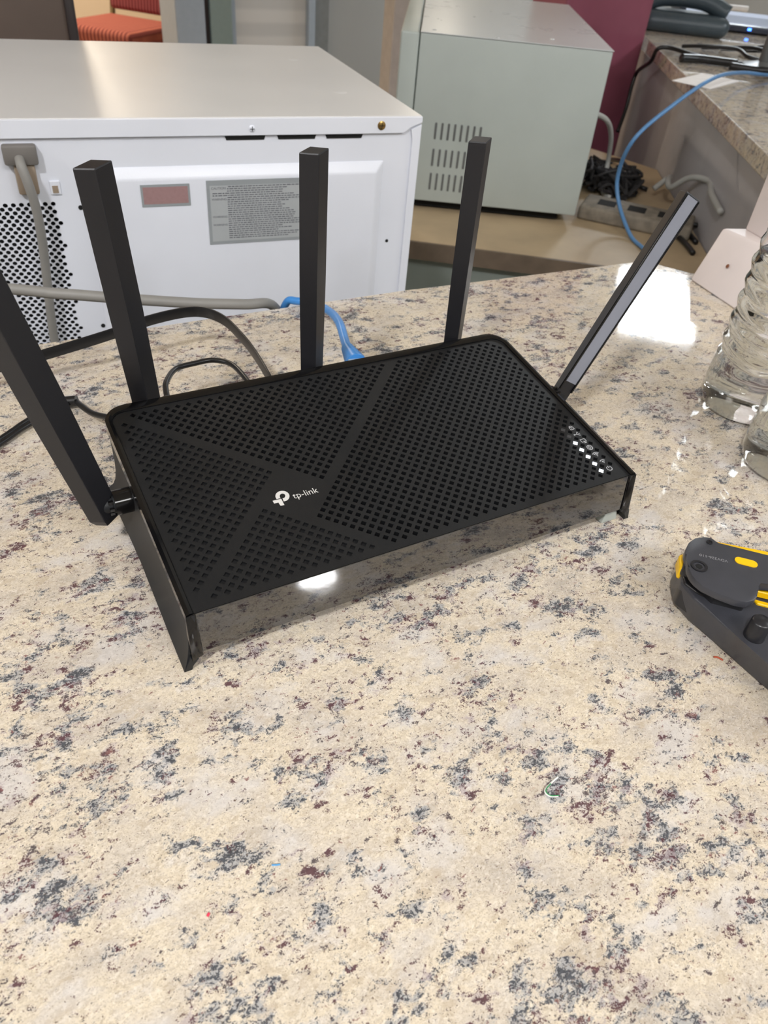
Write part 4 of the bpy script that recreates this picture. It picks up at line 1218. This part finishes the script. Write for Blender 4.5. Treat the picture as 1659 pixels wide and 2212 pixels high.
# loose heap of crumpled black scraps by the knee wall (nobody could count it)
for k in range(90):
    cx, cy = 1.135 + rr.gauss(0, 0.03), 1.0 + rr.gauss(0, 0.04)
    r0 = 0.012 + rr.random() * 0.014
    P_ = [(cx + rr.uniform(-1, 1) * r0 * 1.6, cy + rr.uniform(-1, 1) * r0 * 1.6, SZ + 0.004 + rr.random() * 0.045) for _ in range(4)]
    add_tube(bm, spline(P_, 3), 0.0035, 5)
tag(obj('cable_tangle', bm, M['debris'], None), 'dark tangle of scraps and cords heaped behind the green-grey oven', 'tangle', kind='stuff')
def lump(c_, s_, rz, m, name, label, cat, sd=1, amp=0.12):
    bm = BM(); bmesh.ops.create_icosphere(bm, subdivisions=4, radius=1.0)
    r_ = random.Random(sd); ph = [r_.random() * 6 for _ in range(6)]
    for v in bm.verts:
        k_ = 1 + amp * (sin(4 * v.co.x + ph[0]) * sin(5 * v.co.y + ph[1]) + 0.5 * sin(9 * v.co.z + ph[2]) * sin(8 * v.co.x + ph[3]))
        v.co = Vector((v.co.x * k_ * s_[0], v.co.y * k_ * s_[1], (max(-0.8, v.co.z * k_) + 0.8) * s_[2]))
    o = obj(name, bm, m, None, True); o.location = c_; o.rotation_euler = (0, 0, rz)
    return tag(o, label, cat)
# dusty flat power adapter brick and strip on the low counter
t = thing('power_strip', 'dusty grey power strip lying on the low counter beside the green-grey oven', 'power strip', (1.045, 0.795, SZ), radians(-52))
bm = BM(); add_box(bm, (-0.115, -0.045, 0.0), (0.105, 0.045, 0.028), 0.006, 3); obj('housing', bm, M['dust'], t, 40)
for k in range(3):
    bm = BM(); add_box(bm, (-0.085 + k * 0.06, -0.018, 0.028), (-0.05 + k * 0.06, 0.018, 0.0285)); s_ = obj('socket', bm, M['dark'], t)
for k, (x, y) in enumerate(((1.05, 0.72), (1.10, 0.76), (1.12, 0.68))):
    cable('black_cord', [(x - 0.05, y + 0.10, SZ + 0.006), (x + 0.02, y + 0.05, SZ + 0.012), (x + 0.015, y - 0.02, SZ + 0.006), (x - 0.02, y - 0.09, SZ + 0.006)], 0.005, M['black_rubber'],
          ['black cord on the low counter beside the dusty power strip', 'middle black cord on the low counter by the knee wall', 'black cord on the low counter nearest the near granite corner'][k])
cable('black_cord', [(1.30, 1.16, SZ + 0.006), (1.24, 1.06, SZ + 0.03), (1.20, 0.98, SZ + 0.012), (1.14, 0.97, SZ + 0.01), (1.16, 1.04, SZ + 0.02), (1.22, 0.95, SZ + 0.006)], 0.005, M['black_rubber'], 'black cord looping at the foot of the knee wall beside the scrap heap')

# laptop
t = thing('laptop', 'open laptop with silver keyboard deck on the far bar top', 'laptop', (2.22, 1.66, 0.0), radians(-38))
bm = BM(); add_box(bm, (-0.18, -0.20, 0.004), (0.22, 0.16, 0.022), 0.004); obj('base', bm, M['lap_dark'], t, 40)
bm = BM(); add_box(bm, (-0.172, -0.19, 0.022), (0.212, 0.152, 0.0235), 0.0005); obj('deck', bm, M['lap_silver'], t)
for r in range(8):
    bm = BM(); add_box(bm, (-0.16, -0.17 + r * 0.026, 0.0236), (0.10, -0.1665 + r * 0.026, 0.0242)); obj('key_row', bm, M['lap_dark'], t)
bm = BM(); add_box(bm, (-0.215, -0.10, 0.02), (-0.195, 0.20, 0.26), 0.004); obj('screen', bm, M['lap_dark'], t, 40)
bm = BM(); add_box(bm, (-0.02, -0.2035, 0.010), (-0.01, -0.2005, 0.016)); obj('indicator_light', bm, M['led_blue'], t)['label'] = 'blue indicator light'
# dark telephone-like lump
t = thing('desk_phone', 'dark teal rounded desk phone on the far bar top beside the maroon post', 'phone', (1.83, 1.55, 0.0), radians(-40))
bm = BM(); add_box(bm, (-0.13, -0.07, 0.0), (0.13, 0.08, 0.05), 0.024, 4); obj('base', bm, M['phone_dark'], t, 50)
bm = BM(); add_tube(bm, spline([(-0.12, -0.01, 0.055), (-0.06, 0.0, 0.078), (0.05, 0.0, 0.078), (0.12, -0.01, 0.055)], 6), 0.022, 12); obj('handset', bm, M['phone_dark'], t, True)
# pens, paper
t = thing('pen', 'white and black pen lying on the far bar top behind the laptop keys', 'pen', (2.50, 2.00, 0.0), radians(-32))
bm = BM(); add_tube(bm, [(-0.10, 0, 0.010), (0.10, 0, 0.010)], 0.009, 10); obj('barrel', bm, M['paper'], t, 40)
bm = BM(); add_tube(bm, [(-0.15, 0, 0.010), (-0.10, 0, 0.010)], 0.0095, 10); obj('cap', bm, M['black_rubber'], t, 40)
t = thing('paper_sheet', 'white paper scrap lying on the far bar top near its edge', 'paper', (1.33, 0.975, 0.0), radians(20))
bm = BM(); add_box(bm, (-0.085, -0.045, 0.0003), (0.075, 0.04, 0.0012)); obj('sheet', bm, M['paper'], t)
# pole with weighted base at the right edge
t = thing('metal_pole', 'grey metal pole standing on the far bar top at the right edge', 'pole', (1.60, 1.05, 0.0))
bm = BM(); add_lathe(bm, [(0, 0), (0.05, 0), (0.05, 0.012), (0.016, 0.02), (0.014, 0.45), (0, 0.45)], 20); obj('shaft', bm, M['pole'], t, 40)
t = thing('power_adapter', 'dark blue power adapter lying by the pole at the right edge', 'adapter', (1.47, 0.845, 0.0), radians(30))
bm = BM(); add_box(bm, (-0.04, -0.06, 0.0), (0.09, 0.05, 0.045), 0.010, 3); obj('case', bm, mat('dark_blue_plastic', (48, 60, 98), 0.4), t, 40)
